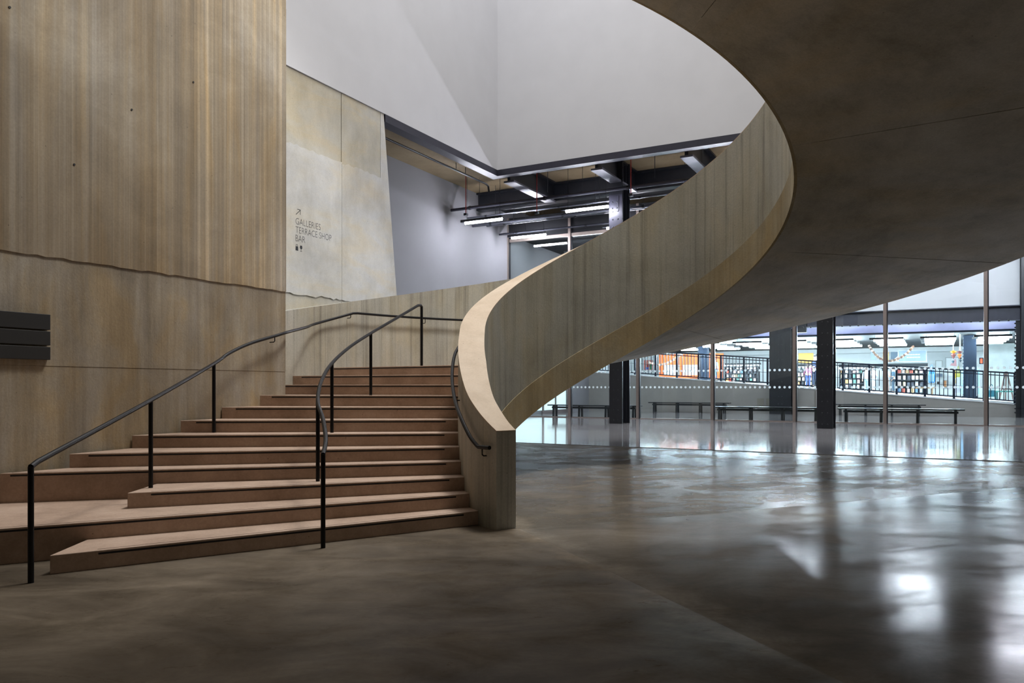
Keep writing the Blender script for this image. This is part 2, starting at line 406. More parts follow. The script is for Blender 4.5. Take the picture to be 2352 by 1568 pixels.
CORN = 22.1; WB = 8.63
struct(MB().ub(PW - 0.4, PW + 0.03, 9.0, CORN + 0.4, WB, 22.0).build('wall_upper_left', M['white']), 'white wall above the pale concrete on the left')
struct(MB().ub(PW - 0.4, uR, CORN, CORN + 0.4, WB, 22.0).build('wall_upper_rear', M['white']), 'white wall high above the glazed hall')
struct(MB().ub(PW - 0.30, PW + 0.03, 16.2, CORN + 0.30, 8.43, 8.628).build('trim_2', M['girder']), 'dark steel edge under the left white wall')
struct(MB().ub(PW + 0.03, uR, CORN - 0.0, CORN + 0.30, 8.43, 8.628).build('trim_3', M['girder']), 'dark steel edge under the rear white wall')
GW = -15.5
struct(MB().ub(GW - 0.4, GW, 8.9, 37.4, 0.3, 9.05).build('wall_hall_left', M['grey']), 'grey painted wall at the left of the glazed hall')
struct(MB().ub(GW - 0.4, PW - 0.43, 8.95, CORN + 0.43, 9.05, 9.4).ub(GW - 0.4, uR, CORN + 0.43, 37.4, 9.05, 9.4).build('ceiling', M['slab']), 'brown concrete slab over the hall')
struct(MB().ub(-22, uR + 4, -16, 40, 22.0, 22.3).build('ceiling.001', M['white']), 'roof over the tall stair void')
struct(MB().ub(-20, uR, -14, 3.4, 9.1, 9.5).build('shade_slab', M['slab']), 'unseen slab added over the lobby to shade floor and soffit')  # added out of view to keep roof light off the near floor
struct(MB().ub(-20, uR + 4, -14.4, -14, 0, 22.0).build('wall_back', M['brown_low']), 'concrete wall behind the viewer')
struct(MB().ub(uR, uR + 0.4, -14, 58, -0.2, 22.0).build('wall_right', M['brown_low']), 'wall closing the hall on the far right')

# ramp, its side wall and the shop shell beyond
def zr(u): return 2.23 - 0.08 * (u + 14.2)
def zshop(u): return 2.15 - 0.07 * (u + 14.2)
rw = MB().uprism([(GW, HALL), (uR, HALL), (uR, max(HALL, zr(uR))), (8.5, zr(8.5)), (GW, zr(GW))], 37.0, 37.3).build('wall_ramp', M['rampwall'])
struct(rw, 'low grey concrete wall beside the ramp, sloping down to the right')
edges = [-15.5, -11.45, -7.35, -6.35, -2.2, 0.0, 3.2]
for a, b in zip(edges, edges[1:]):
    MB().uprism([(a + .02, zr(a) + .002), (b - .02, zr(b) + .002), (b - .02, zr(b) + .05), (a + .02, zr(a) + .05)], 36.97, 37.33).build('ledge', M['ledge'], rw)
MB().ub(-4.62, -4.6, 36.985, 37.0, HALL, 1.4).build('panel_joint', M['gap'], rw)
for u_ in (-7.12, -6.72):
    MB().ub(u_, u_ + 0.3, 36.975, 37.0, 0.72, 1.05).build('vent_cover', colmat('ramp_vent_beige', (138, 132, 122)), rw)
struct(MB().uprism([(GW - 4, zshop(GW - 4)), (uR, zshop(uR)), (uR, zshop(uR) - .3), (GW - 4, zshop(GW - 4) - .3)], 37.3, 56).build('floor.003', M['shopwhite']), 'pale ramp and shop floor beyond the railing')
struct(MB().ub(GW - 4, uR, 54.0, 54.4, 0, 9).build('wall_shop_rear', M['shopwhite']), 'white rear wall of the shop')
struct(MB().ub(GW - 4.4, GW - 4, 37, 54.4, 0, 9).build('wall_shop_left', M['shopwhite']), 'white left wall of the shop')
struct(MB().ub(GW - 4, uR, 38.6, 54, 4.0, 4.3).build('ceiling.002', M['dark']), 'dark ceiling of the shop')
struct(MB().ub(GW - 0.4, uR, 38.3, 38.6, 3.98, 9.0).build('wall_shop_bulkhead', M['lilac']), 'lilac white bulkhead over the shop front')
struct(MB().ub(GW, uR, 36.92, 37.0, 4.81, 9.04).build('wall_rear_upper', M['white']), 'white wall above the riveted beam at the rear of the hall')

# door in the grey wall beyond the glazing
d = thing('door_1', W(GW, 32.9, HALL)); struct(d, 'pale cyan glazed door with added glow and brown frame in the left wall')
for (n0, n1, z0, z1) in ((31.5, 31.64, HALL, 3.0), (34.1, 34.24, HALL, 3.0), (28.75, 34.24, 2.9, 3.04), (28.75, 28.9, HALL, 3.0), (31.64, 34.1, HALL, HALL + .16), (32.85, 32.95, HALL + .16, 2.9)):
    MB().ub(GW, GW + .07, n0, n1, z0, z1).build('frame', M['doorframe'], d)
for (n0, n1) in ((28.9, 31.5), (31.64, 32.85), (32.95, 34.1)):
    MB().ub(GW, GW + .03, n0, n1, HALL + .16, 2.9).build('leaf', M['cyan'], d)  # leaves glow by themselves, in place of light from a room behind

# ================================================================== SPIRAL STAIR
CX, CY = 1.72, 10.9
RI, RS, RO, RP = 2.10, 2.45, 6.5, 6.2
DZ = 0.0208
def E(th): return 2.0 + (90 - th) * DZ
TOPH = 2.24
def pol(th, r, z=0.0):
    a = math.radians(th); return Vector((CX + r * math.cos(a), CY + r * math.sin(a), z))
stair = thing('spiral_staircase', (0.0, 8.6, 0.0), 'broad spiral concrete staircase rising to the right behind a curved parapet', 'staircase', kind='thing')
TH0, TH1 = 180, -126
ths = [TH0 - 3 * i for i in range(int((TH0 - TH1) / 3) + 1)]
# inner parapet: newel and flare, then the helix
S = catmull([(-0.170, 8.49, 0), (-0.300, 8.68, 0), (-0.415, 8.90, 0), (-0.525, 9.18, 0), (-0.612, 9.55, 0), (-0.680, 9.98, 0), (-0.720, 10.42, 0), (-0.730, 10.9, 0)], 5)
L = [0.0]
for i in range(1, len(S)): L.append(L[-1] + (S[i] - S[i - 1]).length)
rings = []; prof = []
for i, p in enumerate(S[:-1]):
    t_ = (S[i + 1] - S[max(i - 1, 0)]).normalized()
    f = L[i] / L[-1]; th_ = 0.26 + 0.09 * min(1, f * 1.6)
    nrm = Vector((t_.y, -t_.x, 0))
    q = p + nrm * th_
    zt = 1.085 + (E(180) + TOPH - 1.085) * f
    prof.append((p.copy(), q.copy(), -0.05, zt))
for th in ths:
    prof.append((pol(th, RS), pol(th, RI), max(E(th), -0.05), E(th) + TOPH))
for (s_, i_, zb, zt) in prof:
    rings.append([Vector((i_.x, i_.y, zb)), Vector((i_.x, i_.y, zt - 0.012)), Vector((s_.x, s_.y, zt - 0.012)), Vector((s_.x, s_.y, zb))])
MB().loft(rings).build('inner_parapet', M['parapet'], stair, smooth=True)
capr = [[Vector((i_.x, i_.y, zt - 0.012)), Vector((i_.x, i_.y, zt)), Vector((s_.x, s_.y, zt)), Vector((s_.x, s_.y, zt - 0.012))] for (s_, i_, zb, zt) in prof]
o = MB().loft(capr).build('parapet_top', M['cap'], stair, smooth=True); o['label'] = 'smooth pale sloping top of the inner parapet'
br = []
for th in [186 - 3 * i for i in range(int((186 - TH1) / 3) + 1)]:
    zb = E(th); r1 = RI - 0.010
    br.append([pol(th, r1, zb - 0.002), pol(th, r1 + 0.004, zb + 0.50), pol(th, RI + 0.03, zb + 0.515), pol(th, RI + 0.03, zb - 0.002)])
o = MB().loft(br).build('parapet_band', M['band'], stair, smooth=True); o['label'] = 'ochre lower band of the inner parapet'
# outer parapet
orr = []
for th in [172 - 3 * i for i in range(int((172 - TH1) / 3) + 1)]:
    orr.append([pol(th, RP, E(th) + 0.02), pol(th, RP, E(th) + TOPH), pol(th, RO, E(th) + TOPH), pol(th, RO, E(th) + 0.02)])
MB().loft(orr).build('outer_parapet', M['parapet'], stair, smooth=True)
# soffit in poured bays, joints between
bays = [184, 160.5, 112.0, 63.5, 15.0, -33.5, -82.0, -126.0]
for a, b in zip(bays, bays[1:]):
    k = max(2, int((a - b) / 3)); rg = []
    for i in range(k + 1):
        th = a - 0.09 - (a - b - 0.18) * i / k
        rg.append([pol(th, RI + 0.02 * 0 + (RO - RI) * j / 6, E(th)) for j in range(7)] + [pol(th, RI + (RO - RI) * j / 6, E(th) + 0.3) for j in range(6, -1, -1)])
    MB().loft(rg).build('soffit_panel', M['soffit'], stair, smooth=True)
gr = [[pol(th, RI + .05, E(th) + 0.02), pol(th, RO - .05, E(th) + 0.02), pol(th, RO - .05, E(th) + 0.28), pol(th, RI + .05, E(th) + 0.28)] for th in [183 - 3 * i for i in range(int((183 - TH1) / 3))]]
MB().loft(gr).build('slab_core', M['gap'], stair, smooth=True)

# steps
RISE = 0.16
def rad(th, r): q = pol(th, r); return (q.x, q.y)
Lp = {1: (-3.85, 6.49), 2: (-4.49, 6.84), 3: (-3.93, 7.96), 4: (-5.47, 8.32), 5: (-5.05, 8.89), 6: (-4.74, 9.72), 7: (-4.38, 10.30), 8: (-4.08, 10.95), 9: (-3.77, 11.60)}
Rp = {1: (-0.40, 8.82), 2: (-0.50, 9.10), 3: (-0.59, 9.36), 4: (-0.65, 9.66), 5: (-0.69, 9.92), 6: (-0.715, 10.22), 7: (-0.73, 10.60), 8: (-0.735, 10.98), 9: rad(169, RS)}
for k, th in ((10, 161.4), (11, 153.7), (12, 146.0)):
    Rp[k] = rad(th, RS); Lp[k] = rad(th, RP)
def ext(p, q, e):
    d_ = (Vector(p) - Vector(q)).normalized(); v = Vector(p) + d_ * e; return (v.x, v.y)
landing = [rad(146 - 5 * i, RS - .02) for i in range(9)] + [rad(106 + 5 * i, RP + .02) for i in range(9)]
for k in range(1, 13):
    if k == 1:
        poly = [Lp[1], ext(Rp[1], Lp[1], .1), ext(Rp[2], Lp[2], .1), (-3.92, 7.30)]
    elif k == 2:
        # runs on to the left wall as a low platform
        poly = [(-6.98, 5.4296), ext(Rp[2], Lp[2], .1), ext(Rp[3], Lp[3], .1), (-3.93, 7.98), (-4.2, 8.68), (-5.44, 8.34)]
    elif k == 3:
        poly = [Lp[3], ext(Rp[3], Lp[3], .1), ext(Rp[4], Lp[4], .1), (-3.98, 8.72)]
    elif k == 12:
        poly = landing
    else:
        poly = [Lp[k], ext(Rp[k], Lp[k], .08), ext(Rp[k + 1], Lp[k + 1], .08), Lp[k + 1]]
    z0 = 0.0 if k <= 2 else (k - 1) * RISE - 0.06
    if k == 4: z0 = 0.2
    so = MB().prism(poly, z0, k * RISE).build('step', M['tread'], stair, bevel=0.006)
    # black anti-slip line let into the riser under the nosing, and a groove along the tread edge
    a = Vector((*Lp[k], 0)); b = Vector((*Rp[k], 0)); d_ = (b - a).normalized(); nrm = Vector((d_.y, -d_.x, 0))
    Ln = (b - a).length
    if k == 2: a = Vector((-6.9, 5.4749, 0)); Ln = (b - a).length; d_ = (b - a).normalized(); nrm = Vector((d_.y, -d_.x, 0))
    s0 = {1: 0.36, 2: 0.05, 3: 0.22, 4: 0.10}.get(k, 0.20); s1 = Ln - (0.17 if k < 8 else 0.02)
    def bar(off0, off1, z0_, z1_):
        p = [a + d_ * s0 + nrm * off0, a + d_ * s1 + nrm * off0, a + d_ * s1 + nrm * off1, a + d_ * s0 + nrm * off1]
        return MB().hexa([Vector((q.x, q.y, z0_)) for q in p] + [Vector((q.x, q.y, z1_)) for q in p])
    zt = k * RISE
    bar(-0.02, 0.004, zt - 0.036, zt - 0.020).build('nosing_strip', M['strip'], so)
    if k <= 9: bar(-0.055, -0.047, zt - 0.01, zt + 0.0015).build('tread_groove', colmat('tread_groove_brown', (84, 66, 54)), so)

# ================================================================== HANDRAILS
def bracket(pa, wall_dir, parent):
    """small bent bracket from the rail to the wall"""
    pa = Vector(pa); wd = Vector(wall_dir).normalized()
    MB().tube([pa, pa + Vector((0, 0, -.07)), pa + Vector((0, 0, -.085)) + wd * .02, pa + Vector((0, 0, -.085)) + wd * .10], 0.008, 6).build('bracket', M['rail'], parent, smooth=True)
RR = 0.023
hl = thing('handrail', (-3.84, 6.22, 0), 'black steel handrail along the left wall, its nearest post on the floor at lower left', 'handrail', 'black handrails of the staircase')
wallrail = [(-3.94, 10.3, 1.87), (-3.90, 10.75, 2.03), (-3.76, 11.2, 2.19), (-3.53, 11.72, 2.34)]
th_rail = [(160, 2.56), (150, 2.78), (141, 2.955)]
c1 = [Vector((-3.84, 6.22, .925)), Vector((-3.85, 6.32, .955)), Vector((-3.88, 8.37, 1.42))] + [Vector(p) for p in wallrail]
path = [c1[0]] + catmull(c1[1:], 6)
path += catmull([path[-1], Vector((-3.44, 12.02, 2.415)), Vector((-3.43, 13.0, 2.56)), pol(149.5, 6.08, 2.70), pol(141, 6.08, 2.955)], 6)[1:]
path += [pol(140, 6.08, 2.965)] + [pol(t_, 6.08, 2.965) for t_ in (134, 128, 122, 116, 110, 107)]
MB().tube(path, RR, 10).build('rail', M['rail'], hl, smooth=True)
for (x, y, z0, z1) in ((-3.84, 6.22, 0, .925), (-3.88, 8.37, .48, 1.42), (-3.94, 10.3, .96, 1.87)):
    MB().tube([(x, y, z0), (x, y, z1)], 0.023, 10).build('post', M['rail'], hl, smooth=True)
bracket((-3.55, 11.66, 2.32), W(-1, 0, 0), hl)
for t_ in (141.5, 125):
    bracket(pol(t_, 6.08, 2.95), pol(t_, 1) - pol(t_, 0), hl)
hm = thing('handrail.001', (-1.835, 7.57, 0), 'black steel handrail curving up the middle of the steps on five posts', 'handrail', 'black handrails of the staircase')
A = [Vector(p) for p in ((-1.835, 7.57, .905), (-1.90, 7.95, 1.03), (-2.05, 8.45, 1.215), (-2.23, 8.95, 1.40), (-2.35, 9.6, 1.63), (-2.385, 10.3, 1.87), (-2.30, 11.0, 2.12), (-2.12, 11.7, 2.37), (-1.85, 12.45, 2.66), (-1.58, 13.08, 2.93))]
path = catmull(A, 7) + [Vector((-1.545, 13.16, 2.945)), Vector((-1.53, 13.2, 2.92))]
MB().tube(path, RR, 10).build('rail', M['rail'], hm, smooth=True)
for (x, y, z0, z1) in ((-1.835, 7.57, 0, .91), (-2.23, 8.95, .48, 1.40), (-2.38, 10.3, .96, 1.87), (-2.12, 11.7, 1.44, 2.37), (-1.53, 13.2, 1.92, 2.93)):
    MB().tube([(x, y, z0), (x, y, z1)], 0.023, 10).build('post', M['rail'], hm, smooth=True)
hr = thing('handrail.002', (-0.25, 8.7, 0.8), 'short black handrail fixed to the stair side of the curved parapet', 'handrail', 'black handrails of the staircase')
A = [Vector(p) for p in ((-0.245, 8.50, .90), (-0.375, 8.69, .895), (-0.39, 8.72, .905), (-0.48, 8.88, 1.0), (-0.595, 9.16, 1.19), (-0.69, 9.54, 1.37), (-0.758, 9.97, 1.56), (-0.80, 10.42, 1.76), (-0.812, 10.9, 1.97), (-0.782, 11.25, 2.12), (-0.655, 11.77, 2.36), (-0.47, 12.17, 2.56))]
MB().tube([A[0], A[1]] + catmull(A[2:], 6), RR, 10).build('rail', M['rail'], hr, smooth=True)
bracket((-0.33, 8.625, .885), (0.82, 0.57, 0), hr)
bracket((-0.735, 9.80, 1.48), (1, 0.15, 0), hr)

# ================================================================== SIGNS
sg = thing('sign_board', W(BW + .02, 4.2, 1.86), 'dark sign of three stacked boards on the brown left wall', 'sign')
for (z0, z1) in ((2.205, 2.378), (2.030, 2.188), (1.868, 2.013)):
    MB().ub(BW + .0, BW + .05, 3.0, 5.26, z0, z1).build('board', M['sign'], sg, bevel=0.004)
ws = thing('wall_lettering', W(PW + .032, 12.96, 4.6), 'black wayfinding lettering with arrow on the pale concrete wall', 'sign')
PF = PW + 0.0305
def lettering(body, n0, z0, cap, width):
    cu = bpy.data.curves.new('lettering', 'FONT'); cu.body = body; cu.size = 1.0; cu.offset = -0.016; cu.resolution_u = 4
    to = bpy.data.objects.new('lettering', cu); C.objects.link(to)
    dg = bpy.context.evaluated_depsgraph_get(); me = bpy.data.meshes.new_from_object(to.evaluated_get(dg))
    xs = [v.co.x for v in me.vertices]; ys = [v.co.y for v in me.vertices]
    x0, x1 = min(xs), max(xs); y1 = max(v.co.y for v in me.vertices); y0 = min(ys)
    for v in me.vertices:
        q = W(PF, n0 + (v.co.x - x0) / (x1 - x0) * width, z0 + (v.co.y - y0) / (y1 - y0) * cap); v.co = q - WL[ws]
    bpy.data.objects.remove(to, do_unlink=True)
    me.materials.append(M['ink']); o = bpy.data.objects.new('lettering', me); C.objects.link(o); o.parent = ws
lettering('GALLERIES', 12.97, 5.19, .142, .80)
lettering('TERRACE SHOP', 12.97, 5.0, .142, 1.17)
lettering('BAR', 12.97, 4.812, .142, .30)
mb = MB()
def stroke(p, q, w_):
    p = Vector(p); q = Vector(q); d_ = (q - p).normalized(); k = Vector((-d_.y, d_.x)) * w_ / 2
    mb.nprism([tuple(p + k), tuple(p - k), tuple(q - k), tuple(q + k)], PF - .003, PF + .0005)
stroke((12.98, 5.405), (13.115, 5.525), .014); stroke((13.02, 5.53), (13.12, 5.53), .014); stroke((13.115, 5.42), (13.115, 5.533), .014)
mb.build('arrow', M['ink'], ws)
mb = MB(); mb.nprism([(12.965, 4.605), (13.05, 4.605), (13.045, 4.70), (12.97, 4.70)], PF - .003, PF + .0005)
stroke((12.985, 4.70), (12.985, 4.735), .01); stroke((13.03, 4.70), (13.03, 4.735), .01); stroke((12.98, 4.737), (13.035, 4.737), .01)
mb.build('bag_pictogram', M['ink'], ws)
mb = MB(); mb.nprism([(13.11, 4.735), (13.10, 4.68), (13.125, 4.655), (13.155, 4.655), (13.18, 4.68), (13.17, 4.735)], PF - .003, PF + .0005)
stroke((13.14, 4.655), (13.14, 4.61), .01); stroke((13.11, 4.608), (13.17, 4.608), .01)
mb.build('glass_pictogram', M['ink'], ws)

# ================================================================== STEEL FRAME of the hall
def rivets(mb, pts, nx, ny, r=0.022, h=0.016):
    """six-sided rivet heads on points, axis (nx, ny) in the grid"""
    ax = (W(nx, ny, 0)).normalized(); side = ax.cross(Vector((0, 0, 1))).normalized(); up = Vector((0, 0, 1))
    for p in pts:
        ring = lambda rr, hh: [p + ax * hh + (side * math.cos(PI / 3 * k) + up * math.sin(PI / 3 * k)) * rr for k in range(6)]
        mb.loft([ring(r, -0.004), ring(r * 0.8, h * 0.7), ring(r * 0.35, h)])
def column(u0, u1, n0, n1, z0, z1, label, mat='steel', plate_at=None, side=0):
    t_ = thing('steel_column', W((u0 + u1) / 2, n0, z0), label, 'column', 'riveted steel columns of the hall', 'thing')
    MB().ub(u0, u1, n0, n0 + .045, z0, z1).build('flange', M[mat], t_)
    MB().ub(u0, u1, n1 - .045, n1, z0, z1).build('flange', M[mat], t_)
    um = (u0 + u1) / 2
    MB().ub(um - .06, um + .06, n0 + .045, n1 - .045, z0, z1).build('web', M[mat], t_)
    mb = MB()
    for s_ in (-1, 1):
        for nn in (n0 + .045, n1 - .12):
            mb.ub(um + s_ * .06, um + s_ * .13, nn, nn + .07, z0, z1)
    mb.build('angle_bar', M[mat], t_)
    pts = []; z = z0 + 0.12
    while z < z1:
        pts += [W(um - .075, n0, z), W(um + .075, n0, z)]; z += 0.33
    rv = MB(); rivets(rv, pts, 0, -1)
    rivets(rv, [W(u1, n0 + .022, z0 + .15 + .33 * i) for i in range(int((z1 - z0) / .33))], 1, 0, .015)
    o = rv.build('rivets', M[mat], t_); o['kind'] = 'stuff'
    if side:            # edge plate with rows of projecting rivet heads
        ue = u1 if side > 0 else u0
        MB().ub(min(ue, ue + side * .16), max(ue, ue + side * .16), n0 + .3, n0 + .34, z0, min(z1, 4.19)).build('edge_plate', M[mat], t_)
        rv = MB(); rivets(rv, [W(ue + side * .16, n0 + .32, z0 + .2 + .16 * i) for i in range(23)], side, 0, .04, .05)
        o = rv.build('rivets', M[mat], t_); o['kind'] = 'stuff'
    if plate_at:
        za, zb = plate_at
        MB().ub(u0, u1, n0 - .012, n0, 6.0, 7.9).build('lit_face_plate', M['girder'], t_)  # greyer plate added so the upper column face looks lit
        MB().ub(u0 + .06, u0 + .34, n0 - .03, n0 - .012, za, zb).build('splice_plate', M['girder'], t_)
        rv = MB(); rivets(rv, [W(um + du, n0 - .012, 6.05 + .26 * i) for du in (-.1, .08) for i in range(6)], 0, -1, .03)
        o = rv.build('rivets', M['steel'], t_); o['kind'] = 'stuff'
        rv = MB(); rivets(rv, [W(u0 + du, n0 - .03, za + .1 + .2 * i) for du in (.12, .28) for i in range(2)], 0, -1, .03)
        o = rv.build('rivets', M['steel'], t_); o['kind'] = 'stuff'
    return t_
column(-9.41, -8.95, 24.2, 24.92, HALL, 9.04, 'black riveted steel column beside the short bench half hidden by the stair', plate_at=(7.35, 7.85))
column(-2.97, -2.53, 24.2, 24.92, HALL, 9.04, 'black riveted steel column standing between the two long front benches')
column(-6.45, -5.52, 36.25, 36.9, HALL, 4.19, 'dark riveted steel column against the ramp wall behind the mullion', 'steel', side=1)
column(3.05, 3.98, 36.25, 36.9, HALL, 7.84, 'dark riveted steel column at the right edge of the picture', 'steel', side=-1)
bm_ = thing('steel_beam', W(0, 36.5, 4.2), 'long dark riveted steel beam carrying the white wall at the rear', 'beam', kind='thing')
MB().ub(GW + .01, 3.03, 36.62, 36.70, 4.24, 4.76).build('web', M['girder'], bm_)
MB().ub(GW + .01, 3.03, 36.40, 36.91, 4.76, 4.80).build('flange', M['girder'], bm_)
MB().ub(GW + .01, 3.03, 36.40, 36.91, 4.20, 4.24).build('flange', M['girder'], bm_)
rv = MB(); rivets(rv, [W(-14 + .32 * i, 36.40, 4.205) for i in range(53)], 0, -1, .05, .03)
o = rv.build('rivets', M['steel'], bm_); o['kind'] = 'stuff'
MB().ub(-5.5, -4.9, 36.38, 36.62, 3.98, 4.76).build('bracket_plate', M['steel'], bm_)
gd = thing('steel_girder', W(0, 25.8, 8.36), 'deep black girder running under the hall ceiling behind the white wall', 'beam', kind='thing')
MB().ub(GW + .01, uR - .01, 25.95, 26.05, 8.42, 8.98).build('web', M['steel'], gd)
MB().ub(GW + .01, uR - .01, 25.8, 26.2, 8.36, 8.42).build('flange', M['steel'], gd)
MB().ub(GW + .01, uR - .01, 25.8, 26.2, 8.98, 9.04).build('flange', M['steel'], gd)
for (uc, lab) in ((-12.28, 'short ceiling beam at the corner of the white walls, lit lilac underneath'), (-9.18, 'short ceiling beam in line with the left riveted column'), (-6.35, 'short ceiling beam right of the riveted column, next to the parapet'), (-3.2, None), (-0.1, None)):
    if lab is None: continue
    t_ = thing('steel_beam', W(uc, 23.6, 8.3), lab, 'beam', 'short beams under the hall ceiling', 'thing')
    MB().ub(uc - .05, uc + .05, CORN + .43, 25.94, 8.36, 8.98).build('web', M['steel'], t_)
    MB().ub(uc - .19, uc + .19, CORN + .43, 25.78, 8.30, 8.36).build('flange', M['flange'], t_)  # lower flange coloured lighter: the light from below is in its tone
    MB().ub(uc - .19, uc + .19, CORN + .43, 25.78, 8.98, 9.04).build('flange', M['steel'], t_)
# dark service zone under the slab behind the girder
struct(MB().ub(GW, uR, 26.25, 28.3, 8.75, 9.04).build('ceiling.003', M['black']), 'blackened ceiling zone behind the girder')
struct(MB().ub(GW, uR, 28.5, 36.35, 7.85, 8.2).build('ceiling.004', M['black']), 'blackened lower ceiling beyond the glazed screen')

# pipes and trays along the hall
for i, (n_, z_, r_, u0, u1, lab) in enumerate((
        (24.0, 8.02, .055, -15.48, 10, 'upper black service pipe crossing under the girder'),
        (25.15, 7.95, .03, -15.48, 10, 'thin bright conduit just under the upper pipe'),
        (25.5, 7.72, .05, -15.48, 10, 'service pipe level with the suspended linear lamps'),
        (26.6, 7.95, .07, -15.48, 10, 'wide dull duct pipe behind the linear lamps'),
        (27.6, 7.75, .04, -15.48, 10, 'thin pipe above the lamp nearest the glazing'))):
    t_ = thing('service_pipe', W(u0, n_, z_), lab, 'pipe', 'service pipes under the hall ceiling')
    MB().tube([W(u0, n_, z_), W(u1, n_, z_)], r_, 10).build('pipe', M['pipe'] if i != 0 else M['girder'], t_, smooth=True)
    mb = MB()
    for k in range(int((u1 - u0) / 3)):
        u_ = u0 + .8 + 3 * k; mb.tube([W(u_ - .04, n_, z_), W(u_ + .04, n_, z_)], r_ * 1.35, 10)
    o = mb.build('clamp', M['steel'], t_); o['kind'] = 'stuff'
    for k in range(3):
        u_ = u0 + 1.2 + 4 * k; MB().tube([W(u_, n_, z_), W(u_, n_, 8.74 if n_ > 26.2 else 9.04)], .008, 5).build('hanger', M['steel'], t_)
t_ = thing('sprinkler_pipe', W(-13.9, 16, 8.8), 'thin black pipe running along the brown slab beside the grey wall', 'pipe')
MB().tube([W(-14.0, 12, 8.8), W(-14.0, 24.0, 8.8), W(-14.0, 24.15, 8.75), W(-14.0, 24.2, 8.55)], .035, 8).build('pipe', M['steel'], t_, smooth=True)
MB().ball(W(-14.0, 17.9, 8.76), .07, .07, .07, 8, 5).build('sprinkler_head', M['steel'], t_)
for n_ in (22.0, 22.6): MB().tube([W(-14.0, n_, 8.8), W(-14.0, n_, 9.05)], .012, 5).build('hanger', M['steel'], t_)
for (px, y0, y1, n_, lab) in ((1070, 408, 490, 23.6, 'red cable dropping to the lamp nearest the grey wall'), (1233, 392, 486, 23.9, 'red cable beside the corner beam, middle of the three'), (1449, 356, 445, 23.5, 'red cable to the right of the riveted column top')):
    u_, z1 = at(px, y0, n_); _, z0 = at(px, y1, n_)
    t_ = thing('hanging_cable', W(u_, n_, z0), lab, 'cable', 'red cables under the hall ceiling')
    MB().tube([W(u_, n_, z0), W(u_, n_, 9.05)], .016, 6).build('cable', M['red'], t_)
    MB().ub(u_ - .06, u_ + .06, n_ - .06, n_ + .06, z0 - .08, z0).build('junction_box', M['steel'], t_)
for (px, yy, n_, lab) in ((1258, 396, 23.2, 'black ceiling rose with thin cord near the corner beam'), (1504, 356, 23.2, 'black ceiling rose with thin cord beside the right short beam')):
    u_, _ = at(px, yy, n_)
    t_ = thing('ceiling_rose', W(u_, n_, 8.1), lab, 'fitting', 'ceiling roses in the hall')
    MB().loft([[W(u_ + r_ * math.cos(PI / 4 * k), n_ + r_ * math.sin(PI / 4 * k), z_) for k in range(8)] for r_, z_ in ((.1, 9.05), (.1, 9.0), (.03, 8.9))]).build('rose', M['steel'], t_)
    MB().tube([W(u_, n_, 8.0), W(u_, n_, 8.92)], .012, 5).build('cord', M['steel'], t_)

# linear lamps
def make_lamp(u, n, z, label, tube='lamp_tube', L_=1.5, group='linear lamps under the hall ceiling', cable=True, ceil=9.05, name='linear_lamp'):
    t_ = thing(name, W(u, n, z), label, 'lamp', group)
    MB().ub(u - L_ / 2 - .18, u + L_ / 2, n - .05, n + .05, z + .03, z + .12).build('housing', M['steel'], t_, bevel=.01)
    MB().tube([W(u - L_ / 2, n, z), W(u + L_ / 2, n, z)], .05, 10).build('tube', M[tube], t_, smooth=True)
    for s_ in (-.45, .45):
        MB().tube([W(u + s_ * L_, n, z + .12), W(u + s_ * L_, n, ceil)], .006, 4).build('suspension_wire', M['steel'], t_)
    return t_
ORD = ('first', 'second', 'third', 'fourth', 'fifth', 'sixth')
first = None
for (n_, u0_, du_, z_, ceil_, rn, i0) in ((23.75, -13.97, 3.95, 7.43, 9.04, 'first row', 0), (27.4, -14.05, 4.05, 7.52, 8.74, 'second row', 0),
                                  (30.4, -12.95, 4.05, 7.25, 7.84, 'third row behind the glazing', 0), (33.4, -13.3, 4.05, 7.5, 7.84, 'fourth row behind the glazing', 2)):
    first = None
    for i in range(i0, 6):
        u_ = u0_ + du_ * i
        lab = 'white linear lamp under the hall ceiling, %s, %s from left' % (rn, ORD[i])
        if first is None: first = make_lamp(u_, n_, z_, lab, ceil=ceil_)
        else: dup(first, W(u_, n_, z_), lab)
first = None
for i in range(6):  # unseen lamps added behind the beam to brighten bulkhead and ramp
    u_ = -12.5 + 2.9 * i
    lab = 'added unseen fill lamp over the ramp behind the riveted beam, %s from left' % ORD[i]
    if first is None: first = make_lamp(u_, 37.6, 5.1, lab, 'ramp_fill_tube', group='added fill lamps over the ramp', ceil=6.0)
    else: dup(first, W(u_, 37.6, 5.1), lab)

